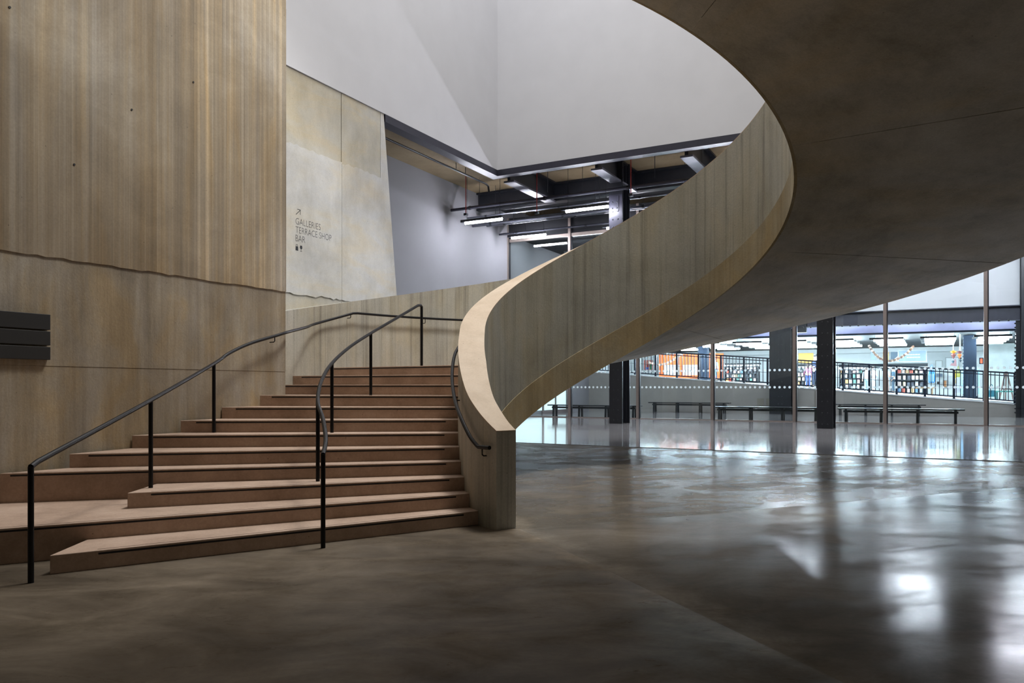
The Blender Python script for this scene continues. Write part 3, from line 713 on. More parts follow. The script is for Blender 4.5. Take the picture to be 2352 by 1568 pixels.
# ================================================================== GLAZED SCREEN
GN = 28.4
win = thing('window_1', W(-6, GN, HALL)); struct(win, 'tall glazed screen with aluminium mullions across the hall')
us = [-15.5] + [-12.70 + 2.83 * i for i in range(8)]
for u_ in us[:]:
    a = MB().ub(u_ - .05, u_ + .05, GN - .10, GN + .03, HALL, 8.55).build('mullion', M['alu'], win)
    MB().ub(u_ + .05, u_ + .085, GN - .06, GN + .05, HALL, 8.55).build('gasket', M['steel'], a)
MB().ub(GW, us[-1], GN - .06, GN + .06, 7.55, 7.68).build('transom', M['alu'], win)
MB().ub(GW, us[-1], GN - .05, GN + .05, HALL, HALL + .03).build('floor_channel', M['alu'], win)
for a, b in zip(us, us[1:]):
    p = MB().ub(a + .05, b - .05, GN - .008, GN + .008, HALL + .03, 7.55).build('pane', M['glass'], win)
    mb = MB(); k = int((b - a - .2) / .165)
    for zc in (EYE, EYE + .60):
        for i in range(k + 1):
            uc = a + .16 + (b - a - .32) * i / k
            mb.add([W(uc, GN - .0095, zc)] + [W(uc + .043 * math.cos(PI / 5 * j), GN - .0095, zc + .043 * math.sin(PI / 5 * j)) for j in range(10)], [(0, 1 + j, 1 + (j + 1) % 10) for j in range(10)])
    o = mb.build('manifestation_dots', M['dot'], p); o['kind'] = 'stuff'
    MB().ub(a + .05, b - .05, GN - .008, GN + .008, 7.68, 8.55).build('infill_panel', M['black'], win)

# ================================================================== BENCHES
def bench(u0, u1, n, label, sets=4):
    t_ = thing('bench', W((u0 + u1) / 2, n, HALL), label, 'bench', 'long dark benches in the hall')
    zt = HALL + .49
    MB().ub(u0, u1, n - .2, n + .2, zt - .045, zt).build('seat', M['benchwood'], t_, bevel=.006)
    MB().ub(u0 + .18, u1 - .18, n - .15, n - .10, zt - .15, zt - .075).build('rail', M['benchwood'], t_)
    MB().ub(u0 + .18, u1 - .18, n + .10, n + .15, zt - .15, zt - .075).build('rail', M['benchwood'], t_)
    for i in range(sets):
        uc = u0 + .26 + (u1 - u0 - .52) * i / (sets - 1)
        for s_ in (-1, 1):
            nn = n + s_ * .13
            MB().hexa([W(uc - .04, nn - .03 + s_ * .03, HALL), W(uc + .04, nn - .03 + s_ * .03, HALL), W(uc + .04, nn + .03 + s_ * .03, HALL), W(uc - .04, nn + .03 + s_ * .03, HALL),
                       W(uc - .04, nn - .03, zt - .045), W(uc + .04, nn - .03, zt - .045), W(uc + .04, nn + .03, zt - .045), W(uc - .04, nn + .03, zt - .045)]).build('leg', M['benchwood'], t_)
        MB().ub(uc - .03, uc + .03, n - .13, n + .13, zt - .12, zt - .046).build('crosspiece', M['benchwood'], t_)
    return t_
def bu(px, n): return at(px, 900, n)[0]
bench(bu(1262, 29.1), bu(1472, 29.1), 29.1, 'dark bench behind the glazing, partly hidden by the left riveted column')
bench(bu(1638, 29.1), bu(1893, 29.1), 29.1, 'long dark bench left of the thick black column, just behind the glazing')
bench(bu(1925, 29.1), bu(2216, 29.1), 29.1, 'long dark bench right of the thick black column, just behind the glazing')
bench(bu(1492, 36.2), bu(1677, 36.2), 36.2, 'dark bench against the ramp wall under the orange shop panel')
bench(bu(1915, 36.2), bu(2127, 36.2), 36.2, 'dark bench against the ramp wall, seen above the front right bench')

# ================================================================== RAMP RAILING
rl = thing('ramp_railing', W(-6, 37.15, 1.5), 'long dark blue ramp railing of thin upright bars sloping down to the right', 'railing')
RH = 1.26
def rail_bar(o0, o1, n0, n1, name='rail', u0=-15.3, u1=3.0):
    MB().uprism([(u0, zr(u0) + o0), (u1, zr(u1) + o0), (u1, zr(u1) + o1), (u0, zr(u0) + o1)], n0, n1).build(name, M['navyrail'], rl)
M['navyrail'] = plain('blue_black_railing', srgb(20, 32, 52), 0.4, 0.2)
rail_bar(RH - .03, RH + .03, 37.09, 37.21, 'top_rail'); rail_bar(RH - .14, RH - .10, 37.13, 37.17, 'second_rail'); rail_bar(.12, .17, 37.13, 37.17, 'bottom_rail'); rail_bar(.60, .615, 37.14, 37.16, 'middle_wire')
pu = -15.2; posts = []
while pu < 3.1: posts.append(pu); pu += 1.065
for u_ in posts:
    MB().ub(u_ - .045, u_ + .045, 37.10, 37.20, zr(u_) - .12, zr(u_) + RH).build('post', M['navyrail'], rl)
bal = None; u_ = -15.1
while u_ < 3.0:
    if min(abs(u_ - q) for q in posts) > .08:
        if bal is None:
            bal = MB().ub(u_ - .014, u_ + .014, 37.13, 37.17, zr(u_) + .12, zr(u_) + RH - .03).build('baluster', M['navyrail'], rl); b0 = W(u_, 37.15, zr(u_))
        else:
            c = bal.copy(); C.objects.link(c); c.parent = rl; c.location = W(u_, 37.15, zr(u_)) - b0
    u_ += .152

# ================================================================== SHOP
# lamps of the shop: rows of tubes
f2 = None
for j, n_ in enumerate((40.0, 41.6, 43.2, 44.8)):
    for i in range(9):
        u_ = -14.4 + 2.1 * i
        lab = 'bright tube lamp in the shop ceiling, %s row, %s from the left' % (('front', 'second', 'third', 'rear')[j], ('first', 'second', 'third', 'fourth', 'fifth', 'sixth', 'seventh', 'eighth', 'ninth')[i])
        if f2 is None: f2 = make_lamp(u_, n_, 3.74, lab, 'shop_tube', 1.25, 'tube lamps in the shop ceiling', ceil=3.99)
        else: dup(f2, W(u_, n_, 3.74), lab, 'tube lamps in the shop ceiling')
struct(MB().ub(GW - 3.9, uR, 53.2, 53.5, 3.70, 3.98).build('trim_4', M['shopwhite']), 'white fascia band high in the shop')
struct(MB().ub(GW - .4, uR, 38.25, 38.65, 3.90, 3.98).build('trim_5', M['navy']), 'dark edge under the bulkhead of the shop')

def card(name, x0, x1, y0, y1, n, mat, label, cat, thick=.05, frame=None, group=None):
    """a flat panel standing in the shop at grid depth n"""
    u0, z1 = at(x0, y0, n); u1, z0 = at(x1, y1, n)
    t_ = thing(name, W((u0 + u1) / 2, n, z0), label, cat, group)
    MB().ub(u0, u1, n, n + thick, z0, z1).build('panel', mat, t_)
    if frame:
        w_ = .04
        mb = MB(); mb.ub(u0 - w_, u0, n - .02, n + thick, z0 - w_, z1 + w_).ub(u1, u1 + w_, n - .02, n + thick, z0 - w_, z1 + w_).ub(u0, u1, n - .02, n + thick, z1, z1 + w_).ub(u0, u1, n - .02, n + thick, z0 - w_, z0)
        mb.build('frame', frame, t_)
    return t_, u0, u1, z0, z1
NW = 53.9
t_, u0, u1, z0, z1 = card('orange_partition', 1514, 1661, 814, 868, 48.0, M['orange'], 'wide orange partition with white lower boards in the shop', 'partition', .12)
for (x0, x1) in ((1524, 1560), (1568, 1601)):
    a0, b1 = at(x0, 838, 47.9); a1, b0 = at(x1, 861, 47.9)
    MB().ub(a0, a1, 47.93, 48.0, b0, b1).build('board', M['shopwhite'], t_)
t_, u0, u1, z0, z1 = card('framed_picture', 1479, 1500, 827, 849, NW - .05, colmat('pink_poster', (238, 150, 138)), 'pink and white framed picture left of the orange partition', 'picture', .04, M['shopwhite'])
for (x0, x1, y0, y1, m_) in ((1482, 1490, 843, 848, colmat('poster_blue', (96, 120, 214))), (1493, 1496, 833, 848, colmat('poster_green', (40, 150, 96))), (1487, 1494, 838, 842, colmat('poster_red', (206, 44, 38)))):
    a0, b1 = at(x0, y0, NW - .06); a1, b0 = at(x1, y1, NW - .06); MB().ub(a0, a1, NW - .075, NW - .05, b0, b1).build('colour_block', m_, t_)
for (x0, x1, y0, n_, lab) in ((1603, 1624, 770, 44.0, 'dark blue column in the shop in front of the orange partition'), (2213, 2243, 760, 42.0, 'dark blue column in the shop behind the right end of the railing')):
    u0, _ = at(x0, y0, n_); u1, _ = at(x1, y0, n_)
    zf = zshop(u1)
    t_ = thing('shop_column', W((u0 + u1) / 2, n_, zf), lab, 'column', 'dark columns in the shop', 'thing')
    MB().ub(u0, u1, n_, n_ + .5, zf, 3.99).build('shaft', M['navy'], t_, bevel=.02)
    MB().ub(u0 - .03, u1 + .03, n_ - .03, n_ + .53, zf, zf + .12).build('base_plate', M['navy'], t_)
    rv = MB(); rivets(rv, [W(u0, n_ + .06, zf + .2 + .16 * i) for i in range(18)], -1, 0, .03, .04); o = rv.build('rivets', M['navy'], t_); o['kind'] = 'stuff'
for (x0, x1) in ((2206, 2212), (2245, 2250)):
    card('display_stand', x0, x1, 843, 905, 41.9, colmat('pale_blue_panel', (150, 196, 232)), 'narrow pale blue display panel %s of the right shop column' % ('left' if x0 < 2210 else 'right'), 'stand', .05)
# signs and pictures on the shop's rear wall
t_, u0, u1, z0, z1 = card('shop_sign', 2064, 2127, 806, 829, 50.0, colmat('grey_blue_sign', (134, 152, 184)), 'grey blue sign with two pale lines of lettering in the shop', 'sign', .06, colmat('sign_frame', (206, 214, 226)))
for (za, zb, ua, ub_) in ((.60, .68, .32, .78), (.34, .42, .30, .78)):
    mb = MB(); uu = u0 + (u1 - u0) * ua
    while uu < u0 + (u1 - u0) * ub_:
        w_ = random.uniform(.08, .16); mb.ub(uu, uu + w_, 49.985, 50.0, z0 + (z1 - z0) * za, z0 + (z1 - z0) * zb); uu += w_ + .02
    mb.build('lettering_line', M['shopwhite'], t_)
t_, u0, u1, z0, z1 = card('wall_graphic', 2046, 2062, 808, 826, 50.0, M['shopwhite'], 'white panel with a dark slanted shape left of the grey blue sign', 'graphic', .05)
MB().uprism([(u0, z0), (u0 + (u1 - u0) * .35, z0), (u1, z0 + (z1 - z0) * .45), (u1, z1), (u0, z1)], 49.98, 50.0).build('dark_shape', colmat('graphic_slate', (74, 92, 108)), t_)
card('wall_graphic', 2028, 2041, 808, 827, 50.0, colmat('amber_panel', (250, 170, 80)), 'amber panel behind the garland in the shop', 'graphic', .05)
card('wall_graphic', 2000, 2013, 808, 826, 50.0, colmat('slate_panel', (126, 144, 160)), 'slate grey panel at the left end of the garland', 'graphic', .05)
card('wall_graphic', 1834, 1868, 811, 833, 50.0, colmat('orange_glow_panel', (252, 176, 84)), 'orange and yellow picture panel behind the girl and the man', 'graphic', .05)
card('wall_graphic', 1823, 1832, 818, 834, 50.0, colmat('slate_panel2', (140, 156, 170)), 'narrow grey panel left of the orange picture panel', 'graphic', .05)
card('framed_picture', 2150, 2163, 829, 850, NW - .3, M['shopwhite'], 'empty white picture in a thin frame above the small photographs', 'picture', .04, colmat('thin_grey_frame', (170, 176, 176)))
t_, u0, u1, z0, z1 = card('framed_picture', 2173, 2201, 822, 852, NW - .3, M['shopwhite'], 'large framed picture with pink marks behind the paper ornaments', 'picture', .04, colmat('thin_grey_frame', (170, 176, 176)))
MB().uprism([(u0 + .2, z0 + .35), (u0 + .55, z0 + .28), (u1 - .1, z0 + .6), (u0 + .5, z0 + .75)], NW - .34, NW - .3).build('pink_mark', colmat('pale_pink', (226, 170, 176)), t_)
card('photograph', 2151, 2165, 858, 865, NW - .3, colmat('photo_grey', (112, 126, 146)), 'grey landscape photograph on the shop wall right of the blue tote bag', 'picture', .04, colmat('thin_grey_frame', (170, 176, 176)))
card('photograph', 2152, 2159, 876, 882, NW - .3, colmat('photo_black', (44, 46, 52)), 'small black photograph under the grey landscape photograph', 'picture', .04, M['shopwhite'])
card('photograph', 2168, 2174, 874, 888, NW - .3, colmat('photo_orange', (206, 142, 96)), 'small orange upright picture right of the black photograph', 'picture', .04, colmat('thin_grey_frame', (170, 176, 176)))
card('photograph', 2251, 2257, 823, 834, 50.0, colmat('photo_vermilion', (214, 92, 50)), 'small vermilion picture between right column and mullion', 'picture', .04, M['navy'])
struct(MB().ub(at(2268, 800, 51)[0], uR, 51.0, 51.3, 0, 3.99).build('wall_shop_right', colmat('shop_grey_wall', (196, 204, 204))), 'pale grey wall at the right end of the shop')

# bookcases and books
BOOKC = [((236, 236, 230), 'white'), ((186, 66, 50), 'red'), ((216, 150, 96), 'orange'), ((80, 112, 146), 'blue'), ((150, 162, 170), 'grey'), ((206, 194, 134), 'yellow'), ((84, 124, 116), 'green'), ((206, 180, 180), 'pink'), ((40, 44, 54), 'black')]
bookmesh = {}
def make_book(rgb, nm):
    """hard cover leaning back: boards and page block, one mesh, cheap"""
    mb = MB(); mb.ub(-.065, .065, -.018, -.012, 0, .2).ub(-.065, .065, .012, .018, 0, .2).ub(-.065, -.059, -.012, .012, 0, .2).ub(-.059, .062, -.012, .012, .004, .196)
    o = mb.build('book', colmat('book_' + nm, rgb)); return o
protos = {nm: make_book(rgb, nm) for rgb, nm in BOOKC}
used = set()
NTH = ['first', 'second', 'third', 'fourth', 'fifth', 'sixth', 'seventh', 'eighth', 'ninth', 'tenth', 'eleventh', 'twelfth', 'thirteenth', 'fourteenth', 'fifteenth', 'sixteenth', 'seventeenth', 'eighteenth', 'nineteenth', 'twentieth']
def bookcase(x0, x1, ytop, n, label, short, seed):
    rnd = random.Random(seed)
    u0, zt = at(x0, ytop, n); u1, _ = at(x1, ytop, n); zb = zshop((u0 + u1) / 2) - .02
    t_ = thing('bookcase', W((u0 + u1) / 2, n, zb), label, 'bookcase', 'dark bookcases in the shop')
    MB().ub(u0, u1, n + .26, n + .3, zb, zt).build('back_panel', M['shelf'], t_)
    for uu in (u0, u1 - .05): MB().ub(uu, uu + .05, n, n + .28, zb, zt).build('side_panel', M['shelf'], t_)
    rows = 4; h = (zt - zb) / rows
    for r in range(rows + 1):
        zz = min(zb + .04 + r * h, zt - .05); MB().ub(u0, u1, n - .02, n + .28, zz, zz + .05).build('shelf', M['shelf'], t_)
    for r in range(rows):
        uu = u0 + .15; q_ = 0
        while uu < u1 - .15:
            rgb, nm = rnd.choice(BOOKC + [BOOKC[0], BOOKC[0], BOOKC[4], BOOKC[7], BOOKC[8]])
            zz = zb + .04 + r * h + .052
            lab = '%s book, %s from left on the %s shelf, %s' % (nm, NTH[q_], ('bottom', 'second', 'third', 'top')[r], short)
            p = protos[nm]
            if nm in used: c = p.copy(); C.objects.link(c)
            else: c = p; used.add(nm)
            c.location = W(uu, n + .06 + rnd.uniform(0, .05), zz); s_ = rnd.uniform(.9, 1.12); c.scale = (s_, s_, min(1.1, (h - .07) / .215) if h < .3 else s_)
            tag(c, lab, 'book', 'books on the %s' % short)
            uu += rnd.uniform(.165, .24); q_ += 1
bookcase(1664, 1742, 842, 47.0, 'dark bookcase of outward facing books right of the orange partition', 'bookcase beside orange partition', 1)
bookcase(1801, 1877, 847, 47.0, 'dark bookcase of outward facing books behind the girl in pink', 'bookcase behind girl in pink', 2)
bookcase(1927, 1986, 848, 45.0, 'dark bookcase just right of the thick black column, full of bright covers', 'bookcase right of black column', 3)
bookcase(2058, 2131, 846, 46.0, 'dark bookcase behind the shoppers, under the grey blue sign', 'bookcase under grey sign', 4)
for nm, p in protos.items():
    if nm not in used: bpy.data.objects.remove(p, do_unlink=True)
for (x0, x1, y0, y1, n_, lab) in ((1662, 1745, 834, 839, 48.0, 'long white shelf above the bookcase beside the orange partition'), (1925, 2131, 836, 844, 48.5, 'long white shelf above the two right bookcases'), (1800, 1878, 836, 843, 48.5, 'white shelf above the bookcase behind the girl')):
    u0, z1 = at(x0, y0, n_); u1, z0 = at(x1, y1, n_)
    t_ = thing('wall_shelf', W((u0 + u1) / 2, n_, z0), lab, 'shelf', 'white shelves in the shop')
    MB().ub(u0, u1, n_, n_ + .4, z0, z0 + .06).build('board', M['shopwhite'], t_); MB().ub(u0, u1, n_ + .36, n_ + .4, z0, z1).build('back_board', M['dark'], t_)
    for s_ in (.1, .5, .9): MB().ub(u0 + (u1 - u0) * s_, u0 + (u1 - u0) * s_ + .05, n_ + .02, n_ + .36, z0 - .15, z0).build('bracket', M['dark'], t_)

# garlands and paper ornaments
def garland(pts, n, label, cols):
    P = catmull([W(*(lambda q: (q[0], n, q[1]))(at(x, y, n))) for x, y in pts], 8)
    t_ = thing('garland', P[0], label, 'garland', 'paper garlands in the shop')
    MB().tube(P, .012, 5).build('string', M['navy'], t_)
    Ls = 0
    for i in range(1, len(P)):
        q = (P[i] + P[i - 1]) / 2; a = random.uniform(0, PI); m_ = colmat(*cols[i % len(cols)])
        s_ = .07
        mb = MB().uprism([(0, 0), (0, 0), (0, 0)], 0, 0); mb.v = []; mb.f = []
        d1 = W(math.cos(a), 0, 0) * s_ + Vector((0, 0, math.sin(a) * s_)); d2 = W(-math.sin(a), 0, 0) * s_ + Vector((0, 0, math.cos(a) * s_)); nn = W(0, .012, 0)
        mb.hexa([q - d1 - nn, q - d2 - nn, q + d1 - nn, q + d2 - nn, q - d1 + nn, q - d2 + nn, q + d1 + nn, q + d2 + nn])
        mb.build('paper_leaf', m_, t_)
gc = [('leaf_brown', (120, 84, 64)), ('leaf_tan', (186, 160, 138)), ('leaf_dark', (70, 56, 56))]
garland([(1996, 794), (2006, 808), (2020, 822), (2040, 829), (2062, 824), (2082, 812), (2098, 795)], 41.0, 'brown paper garland hanging in a wide curve across the shop', gc)
garland([(1490, 832), (1512, 838), (1535, 832), (1552, 822), (1568, 812)], 44.0, 'dark and white paper garland in front of the orange partition', gc)
def ornament(px, py, hpx, n, rgb, rgb2, label):
    u, z = at(px, py, n); h = hpx / FPX * (n / (SU * (px - 1176) / FPX + CU))
    t_ = thing('paper_ornament', W(u, n, z - h / 2), label, 'ornament', 'folded paper ornaments in the shop')
    mb = MB(); mb.loft([[W(u + r_ * math.cos(PI / 3 * k + .3), n + r_ * math.sin(PI / 3 * k + .3), z_) for k in range(6)] for r_, z_ in ((.004, z - h / 2), (h * .28, z - h * .02), (h * .12, z + h * .1))]); mb.build('lower_fold', colmat('paper_%d' % rgb[0], rgb), t_)
    mb = MB()
    for k in range(6):
        a = PI / 3 * k; c_ = W(u, n, z + h * .12)
        tip = W(u + h * .34 * math.cos(a), n + h * .34 * math.sin(a), z + h * .32)
        mb.add([c_ + W(math.cos(a + .5), math.sin(a + .5), 0) * h * .1, c_ + W(math.cos(a - .5), math.sin(a - .5), 0) * h * .1, c_ + Vector((0, 0, h * .36)), tip], [(0, 1, 3), (1, 2, 3), (2, 0, 3), (0, 2, 1)])
    mb.build('petal_folds', colmat('paper_%d' % rgb2[0], rgb2), t_)
    MB().tube([W(u, n, z + h * .3), W(u, n, 3.99)], .006, 4).build('thread', M['shopwhite'], t_)
ornament(2190, 814, 21, 41.0, (112, 60, 58), (226, 138, 44), 'orange and brown folded paper ornament, left of the pair')
ornament(2204, 814, 19, 41.0, (212, 106, 54), (104, 58, 62), 'brown and orange folded paper ornament beside the column rivets')
ornament(2189, 829, 12, 41.2, (58, 84, 98), (206, 212, 216), 'pale and slate folded paper ornament hanging lower')
ornament(2206, 826, 12, 41.2, (46, 62, 72), (74, 60, 70), 'dark folded paper ornament next to the right shop column')

# bags, table, ladder
def bag(px, ptop, pbot, wpx, n, rgb, label, hang=True, stripes=None):
    a = (px - 1176) / FPX; Y = n / (SU * a + CU); m_ = Y / FPX / (CU + SU * a) 
    u, zt = at(px, ptop, n); _, zb = at(px, pbot, n); w_ = wpx * m_ / 2
    t_ = thing('tote_bag', W(u, n, zb), label, 'bag', 'bags in the shop')
    prof = [(.78, 0, .07), (1.0, .12, .1), (1.0, .55, .09), (.86, 1.0, .05)]
    mb = MB().loft([[W(u - w_ * f, n - d_, zb + (zt - zb) * g), W(u + w_ * f, n - d_, zb + (zt - zb) * g), W(u + w_ * f, n + d_, zb + (zt - zb) * g), W(u - w_ * f, n + d_, zb + (zt - zb) * g)] for f, g, d_ in prof])
    mb.build('body', colmat('bag_%d_%d' % (rgb[0], rgb[2]), rgb), t_)
    for s_ in (-.04, .04):
        MB().tube(catmull([W(u - w_ * .4, n + s_, zt), W(u - w_ * .3, n + s_, zt + .18), W(u, n + s_, zt + .26), W(u + w_ * .3, n + s_, zt + .18), W(u + w_ * .4, n + s_, zt)], 4), .012, 5).build('handle', colmat('bag_%d_%d' % (rgb[0], rgb[2]), rgb), t_)
    if stripes:
        for s_ in (-.5, 0, .5): MB().ub(u + w_ * s_ - .015, u + w_ * s_ + .015, n - .105, n - .08, zb + .1 * (zt - zb), zb + .7 * (zt - zb)).build('stripe', colmat('bag_stripe', stripes), t_)
bag(2140, 850, 879, 15, 42.5, (24, 96, 150), 'blue striped tote bag hanging at the end of the right bookcase', stripes=(150, 196, 226))
bag(2201, 854, 866, 9, 40.5, (150, 150, 70), 'olive bag hanging left of the right shop column')
bag(2193, 862, 884, 8, 40.8, (222, 186, 50), 'yellow bag hanging lowest of the group by the right shop column')
bag(2197, 880, 903, 16, 40.0, (220, 226, 232), 'white cloth bag standing under the olive and yellow bags')
bag(2277, 896, 911, 20, 39.5, (44, 120, 138), 'teal bag on the floor left of the teal table')
u0, z1 = at(2284, 897, 41.0); u1, z0 = at(2336, 903, 41.0)
t_ = thing('display_table', W((u0 + u1) / 2, 41, zshop(u0)), 'low teal table at the right end of the shop', 'table')
MB().ub(u0, u1, 40.7, 41.3, z0 + .05, z1).build('top', colmat('teal_table', (70, 140, 132)), t_)
for uu in (u0 + .05, u1 - .12):
    for nn in (40.75, 41.2): MB().ub(uu, uu + .07, nn, nn + .07, zshop(uu) - .03, z0 + .06).build('leg', colmat('teal_table_leg', (52, 92, 92)), t_)
ue, zt = at(2311, 853, 42.0); zf = zshop(ue)
t_ = thing('easel', W(ue, 42, zf), 'brown wooden folding easel standing behind the teal table', 'easel')
for (du, dn) in ((-.28, -.1), (.28, -.1), (0, .4)):
    MB().tube([W(ue + du, 42 + dn, zf), W(ue + du * .1, 42, zt)], .03, 6).build('leg', colmat('easel_wood', (96, 74, 70)), t_)
MB().ub(ue - .2, ue + .2, 41.93, 41.97, zf + .5, zf + .56).build('ledge', colmat('easel_wood', (96, 74, 70)), t_)
# low display table of the shop with stock
u0, z1 = at(2092, 889, 42.5); u1, _ = at(2146, 889, 42.5)
t_ = thing('display_table', W((u0 + u1) / 2, 42.5, zshop(u0)), 'low brown display table behind the railing below the blue tote bag', 'table')
MB().ub(u0, u1, 42.2, 42.8, z1 - .06, z1).build('top', colmat('brown_table', (128, 100, 72)), t_)
for uu in (u0 + .05, u1 - .12):
    for nn in (42.25, 42.7): MB().ub(uu, uu + .06, nn, nn + .06, min(zshop(uu), z1 - .1) - .02, z1 - .05).build('leg', colmat('brown_table', (128, 100, 72)), t_)

# ------------------------------------------------------------------ people
def skin_graph(name, verts, edges, mat, parent, sub=1, root=0):
    me = bpy.data.meshes.new(name); base = WL[parent]
    me.from_pydata([Vector(v[:3]) for v in verts], edges, []); me.materials.append(mat)
    o = bpy.data.objects.new(name, me); C.objects.link(o); o.parent = parent; WL[o] = base
    sk = o.modifiers.new('skin', 'SKIN'); sk.use_smooth_shade = True
    for i, v in enumerate(verts):
        d_ = me.skin_vertices[0].data[i]; d_.radius = (v[3], v[4] if len(v) > 4 else v[3]); d_.use_root = (i == root)
    s_ = o.modifiers.new('sub', 'SUBSURF'); s_.levels = sub; s_.render_levels = sub
    return o
def person(u, n, zf, h, yaw, label, skin, hair_rgb, top_rgb, leg_rgb, pose, long_hair=False, skirt=None):
    t_ = thing('person', W(u, n, zf), label, 'person')
    t_.rotation_euler = (0, 0, yaw)
    k = h / 1.75
    V = lambda x, y, z, r, r2=None: (x * k, y * k, z * k, r * k, (r2 or r) * k)
    la, ra, st = pose['la'], pose['ra'], pose.get('step', .08)
    verts = [V(0, 0, .95, .14, .11), V(0, 0, 1.18, .13, .10), V(0, .0, 1.38, .15, .10), V(0, 0, 1.47, .06), V(0, -.01, 1.52, .05), V(0, -.015, 1.60, .085, .095), V(0, -.01, 1.70, .07, .085)]
    edges = [(0, 1), (1, 2), (2, 3), (3, 4), (4, 5), (5, 6)]
    def chain(start, pts):
        p_ = start
        for v in pts: verts.append(v); edges.append((p_, len(verts) - 1)); p_ = len(verts) - 1
        return p_
    legs = []
    for s_ in (-1, 1):
        e_ = chain(0, [V(s_ * .09, 0, .86, .085), V(s_ * .095, -.02 + s_ * st * .3, .48, .058), V(s_ * .10, s_ * st, .09, .04), V(s_ * .11, s_ * st - .14, .03, .035)])
    arms = []
    for s_, arm in ((-1, la), (1, ra)):
        sh = V(s_ * .19, 0, 1.39, .055); el = V(*arm[0], .042); wr = V(*arm[1], .03)
        e_ = chain(2, [sh, el, wr])
        d_ = (Vector(wr[:3]) - Vector(el[:3])).normalized(); w0 = Vector(wr[:3])
        side = d_.cross(Vector((0, 1, 0.2))).normalized(); oth = side.cross(d_)
        pm = w0 + d_ * .07 * k; pal = chain(e_, [(*pm, .032 * k, .016 * k)])
        for j, ln in enumerate((.075, .085, .08, .062)):
            o_ = side * (j - 1.5) * .018 * k; chain(pal, [(*(pm + o_ + d_ * .03 * k), .009 * k), (*(pm + o_ + d_ * (.03 + ln * .6) * k + oth * .012 * k), .008 * k)])
        chain(e_, [(*(w0 + side * .035 * k + d_ * .03 * k), .010 * k), (*(w0 + side * .05 * k + d_ * .07 * k), .008 * k)])
        arms.append((sh, el, wr))
    skm = colmat('skin_%d' % skin[0], skin)
    skin_graph('body', verts, edges, skm, t_)
    # face
    hb = Vector((0, -.015 * k, 1.62 * k)); mbf = MB()
    for s_ in (-1, 1): mbf.ball(hb + Vector((s_ * .032 * k, -.098 * k, .01 * k)), .012 * k, .008 * k, .008 * k, 6, 4)
    mbf.v = [p + WL[t_] for p in mbf.v]; mbf.build('eyes', M['ink'], t_)
    mbf = MB(); mbf.ball(hb + Vector((0, -.105 * k, -.02 * k)), .013 * k, .018 * k, .02 * k, 6, 4)
    for s_ in (-1, 1): mbf.ball(hb + Vector((s_ * .088 * k, 0, -.005 * k)), .012 * k, .02 * k, .03 * k, 6, 4)
    mbf.v = [p + WL[t_] for p in mbf.v]; mbf.build('nose_and_ears', skm, t_)
    mbf = MB(); mbf.ball(hb + Vector((0, -.094 * k, -.06 * k)), .024 * k, .008 * k, .007 * k, 6, 4); mbf.v = [p + WL[t_] for p in mbf.v]; mbf.build('mouth', colmat('lips', (150, 90, 84)), t_)
    mbh = MB(); mbh.ball(hb + Vector((0, .022 * k, .045 * k)), .098 * k, .105 * k, .10 * k, 12, 8)
    if long_hair: mbh.ball(hb + Vector((0, .07 * k, -.12 * k)), .085 * k, .05 * k, .20 * k, 10, 7)
    mbh.v = [p + WL[t_] for p in mbh.v]; mbh.build('hair', colmat('hair_%d' % hair_rgb[0], hair_rgb), t_, smooth=True)
    # clothes
    tv = [V(0, 0, .90, .165, .13), V(0, 0, 1.18, .15, .118), V(0, 0, 1.37, .165, .115), V(0, 0, 1.44, .09, .08)]; te = [(0, 1), (1, 2), (2, 3)]
    for sh, el, wr in arms:
        b = len(tv); f = pose.get('sleeve', 1.0)
        mid = tuple(Vector(el[:3]).lerp(Vector(wr[:3]), .85 * f if f > .5 else 0)); 
        tv += [(*sh[:3], .07 * k), (*(Vector(sh[:3]).lerp(Vector(el[:3]), 1.0 if f > .5 else .6)), .057 * k)]; te += [(2, b), (b, b + 1)]
        if f > .5: tv.append((*mid, .045 * k)); te.append((b + 1, b + 2))
    skin_graph('shirt', tv, te, colmat('cloth_%d_%d' % (top_rgb[0], top_rgb[2]), top_rgb), t_)
    lv = [V(0, 0, .93, .155, .125)]; le = []
    for s_ in (-1, 1):
        b = len(lv); lv += [V(s_ * .09, 0, .84, .098), V(s_ * .095, -.02 + s_ * st * .3, .48, .072), V(s_ * .10, s_ * st, .10, .058)]; le += [(0, b), (b, b + 1), (b + 1, b + 2)]
    skin_graph('trousers', lv, le, colmat('cloth_%d_%d' % (leg_rgb[0], leg_rgb[2]), leg_rgb), t_)
    mb = MB()
    for s_ in (-1, 1): mb.ball(Vector((s_ * .11 * k, (s_ * st - .07) * k, .04 * k)), .048 * k, .13 * k, .045 * k, 8, 5)
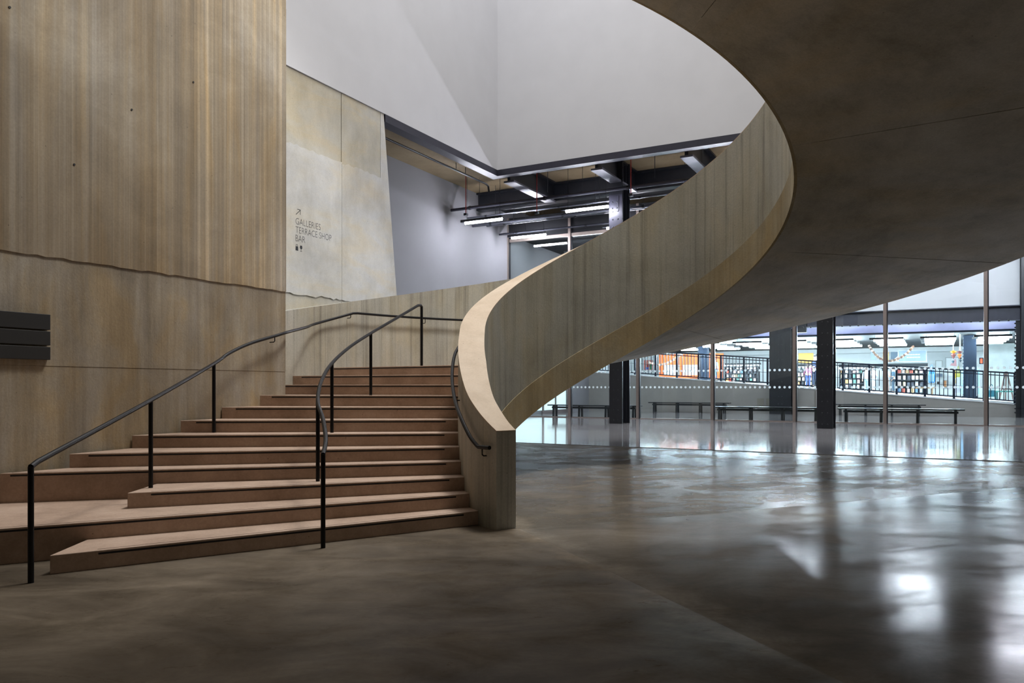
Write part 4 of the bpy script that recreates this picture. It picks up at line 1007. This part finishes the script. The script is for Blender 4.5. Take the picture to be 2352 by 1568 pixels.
    mb.v = [p + WL[t_] for p in mb.v]; mb.build('shoes', colmat('shoe_dark', (34, 34, 38)), t_, smooth=True)
    return t_
down = dict(la=((-.24, .02, 1.12), (-.25, -.05, .87)), ra=((.24, .02, 1.12), (.25, -.05, .87)), step=.06)
fold = dict(la=((-.24, -.02, 1.13), (-.08, -.22, 1.15)), ra=((.24, -.02, 1.13), (.10, -.22, 1.10)), step=.05)
reach = dict(la=((-.24, -.08, 1.14), (-.20, -.30, 1.15)), ra=((.24, .02, 1.12), (.24, -.08, .88)), step=.10, sleeve=.4)
def stand(px, ytop, n, h, yaw, *a, **kw):
    u, _ = at(px, 880, n); return person(u, n, zshop(u), h, yaw, *a, **kw)
def depth_for(px, ytop, h):
    n = 38.5
    while n < 52:
        u, z = at(px, ytop, n)
        if z - zshop(u) >= h: return n
        n += .05
    return n
stand(1856, 833, 44.5, 1.27, 2.6, 'girl with long dark hair in a pink cardigan and blue trousers beside the man', (206, 160, 140), (54, 40, 38), (168, 84, 122), (44, 64, 140), down, long_hair=True)
stand(1873, 811, 44.5, 1.78, -1.2, 'man in a dark navy suit half hidden by the thick black column', (200, 158, 136), (30, 30, 36), (26, 44, 74), (22, 34, 58), fold)
stand(2036, 851, 41.5, 1.18, 1.7, 'short haired child in a striped blue and white shirt behind the railing', (186, 140, 116), (34, 36, 44), (196, 216, 236), (120, 96, 90), reach)
stand(1990, 860, 43.5, 1.2, 2.9, 'shopper in a pale blue shirt at the end of the bright bookcase', (206, 166, 146), (58, 48, 46), (176, 202, 220), (150, 180, 206), down)
stand(2006, 855, 43.5, 1.28, 0.5, 'shopper in a white shirt with light trousers near the mullion', (210, 170, 150), (62, 50, 46), (232, 236, 240), (216, 224, 232), fold)
stand(2052, 850, 43.0, 1.30, -2.2, 'shopper in dark teal clothes right of the child in stripes', (200, 160, 140), (30, 32, 38), (30, 62, 82), (28, 50, 68), down)
stand(1642, 832, 45.0, 1.3, 2.4, 'shopper in a white shirt and blue scarf in front of the orange partition', (200, 156, 134), (44, 34, 32), (216, 228, 240), (120, 150, 190), down)
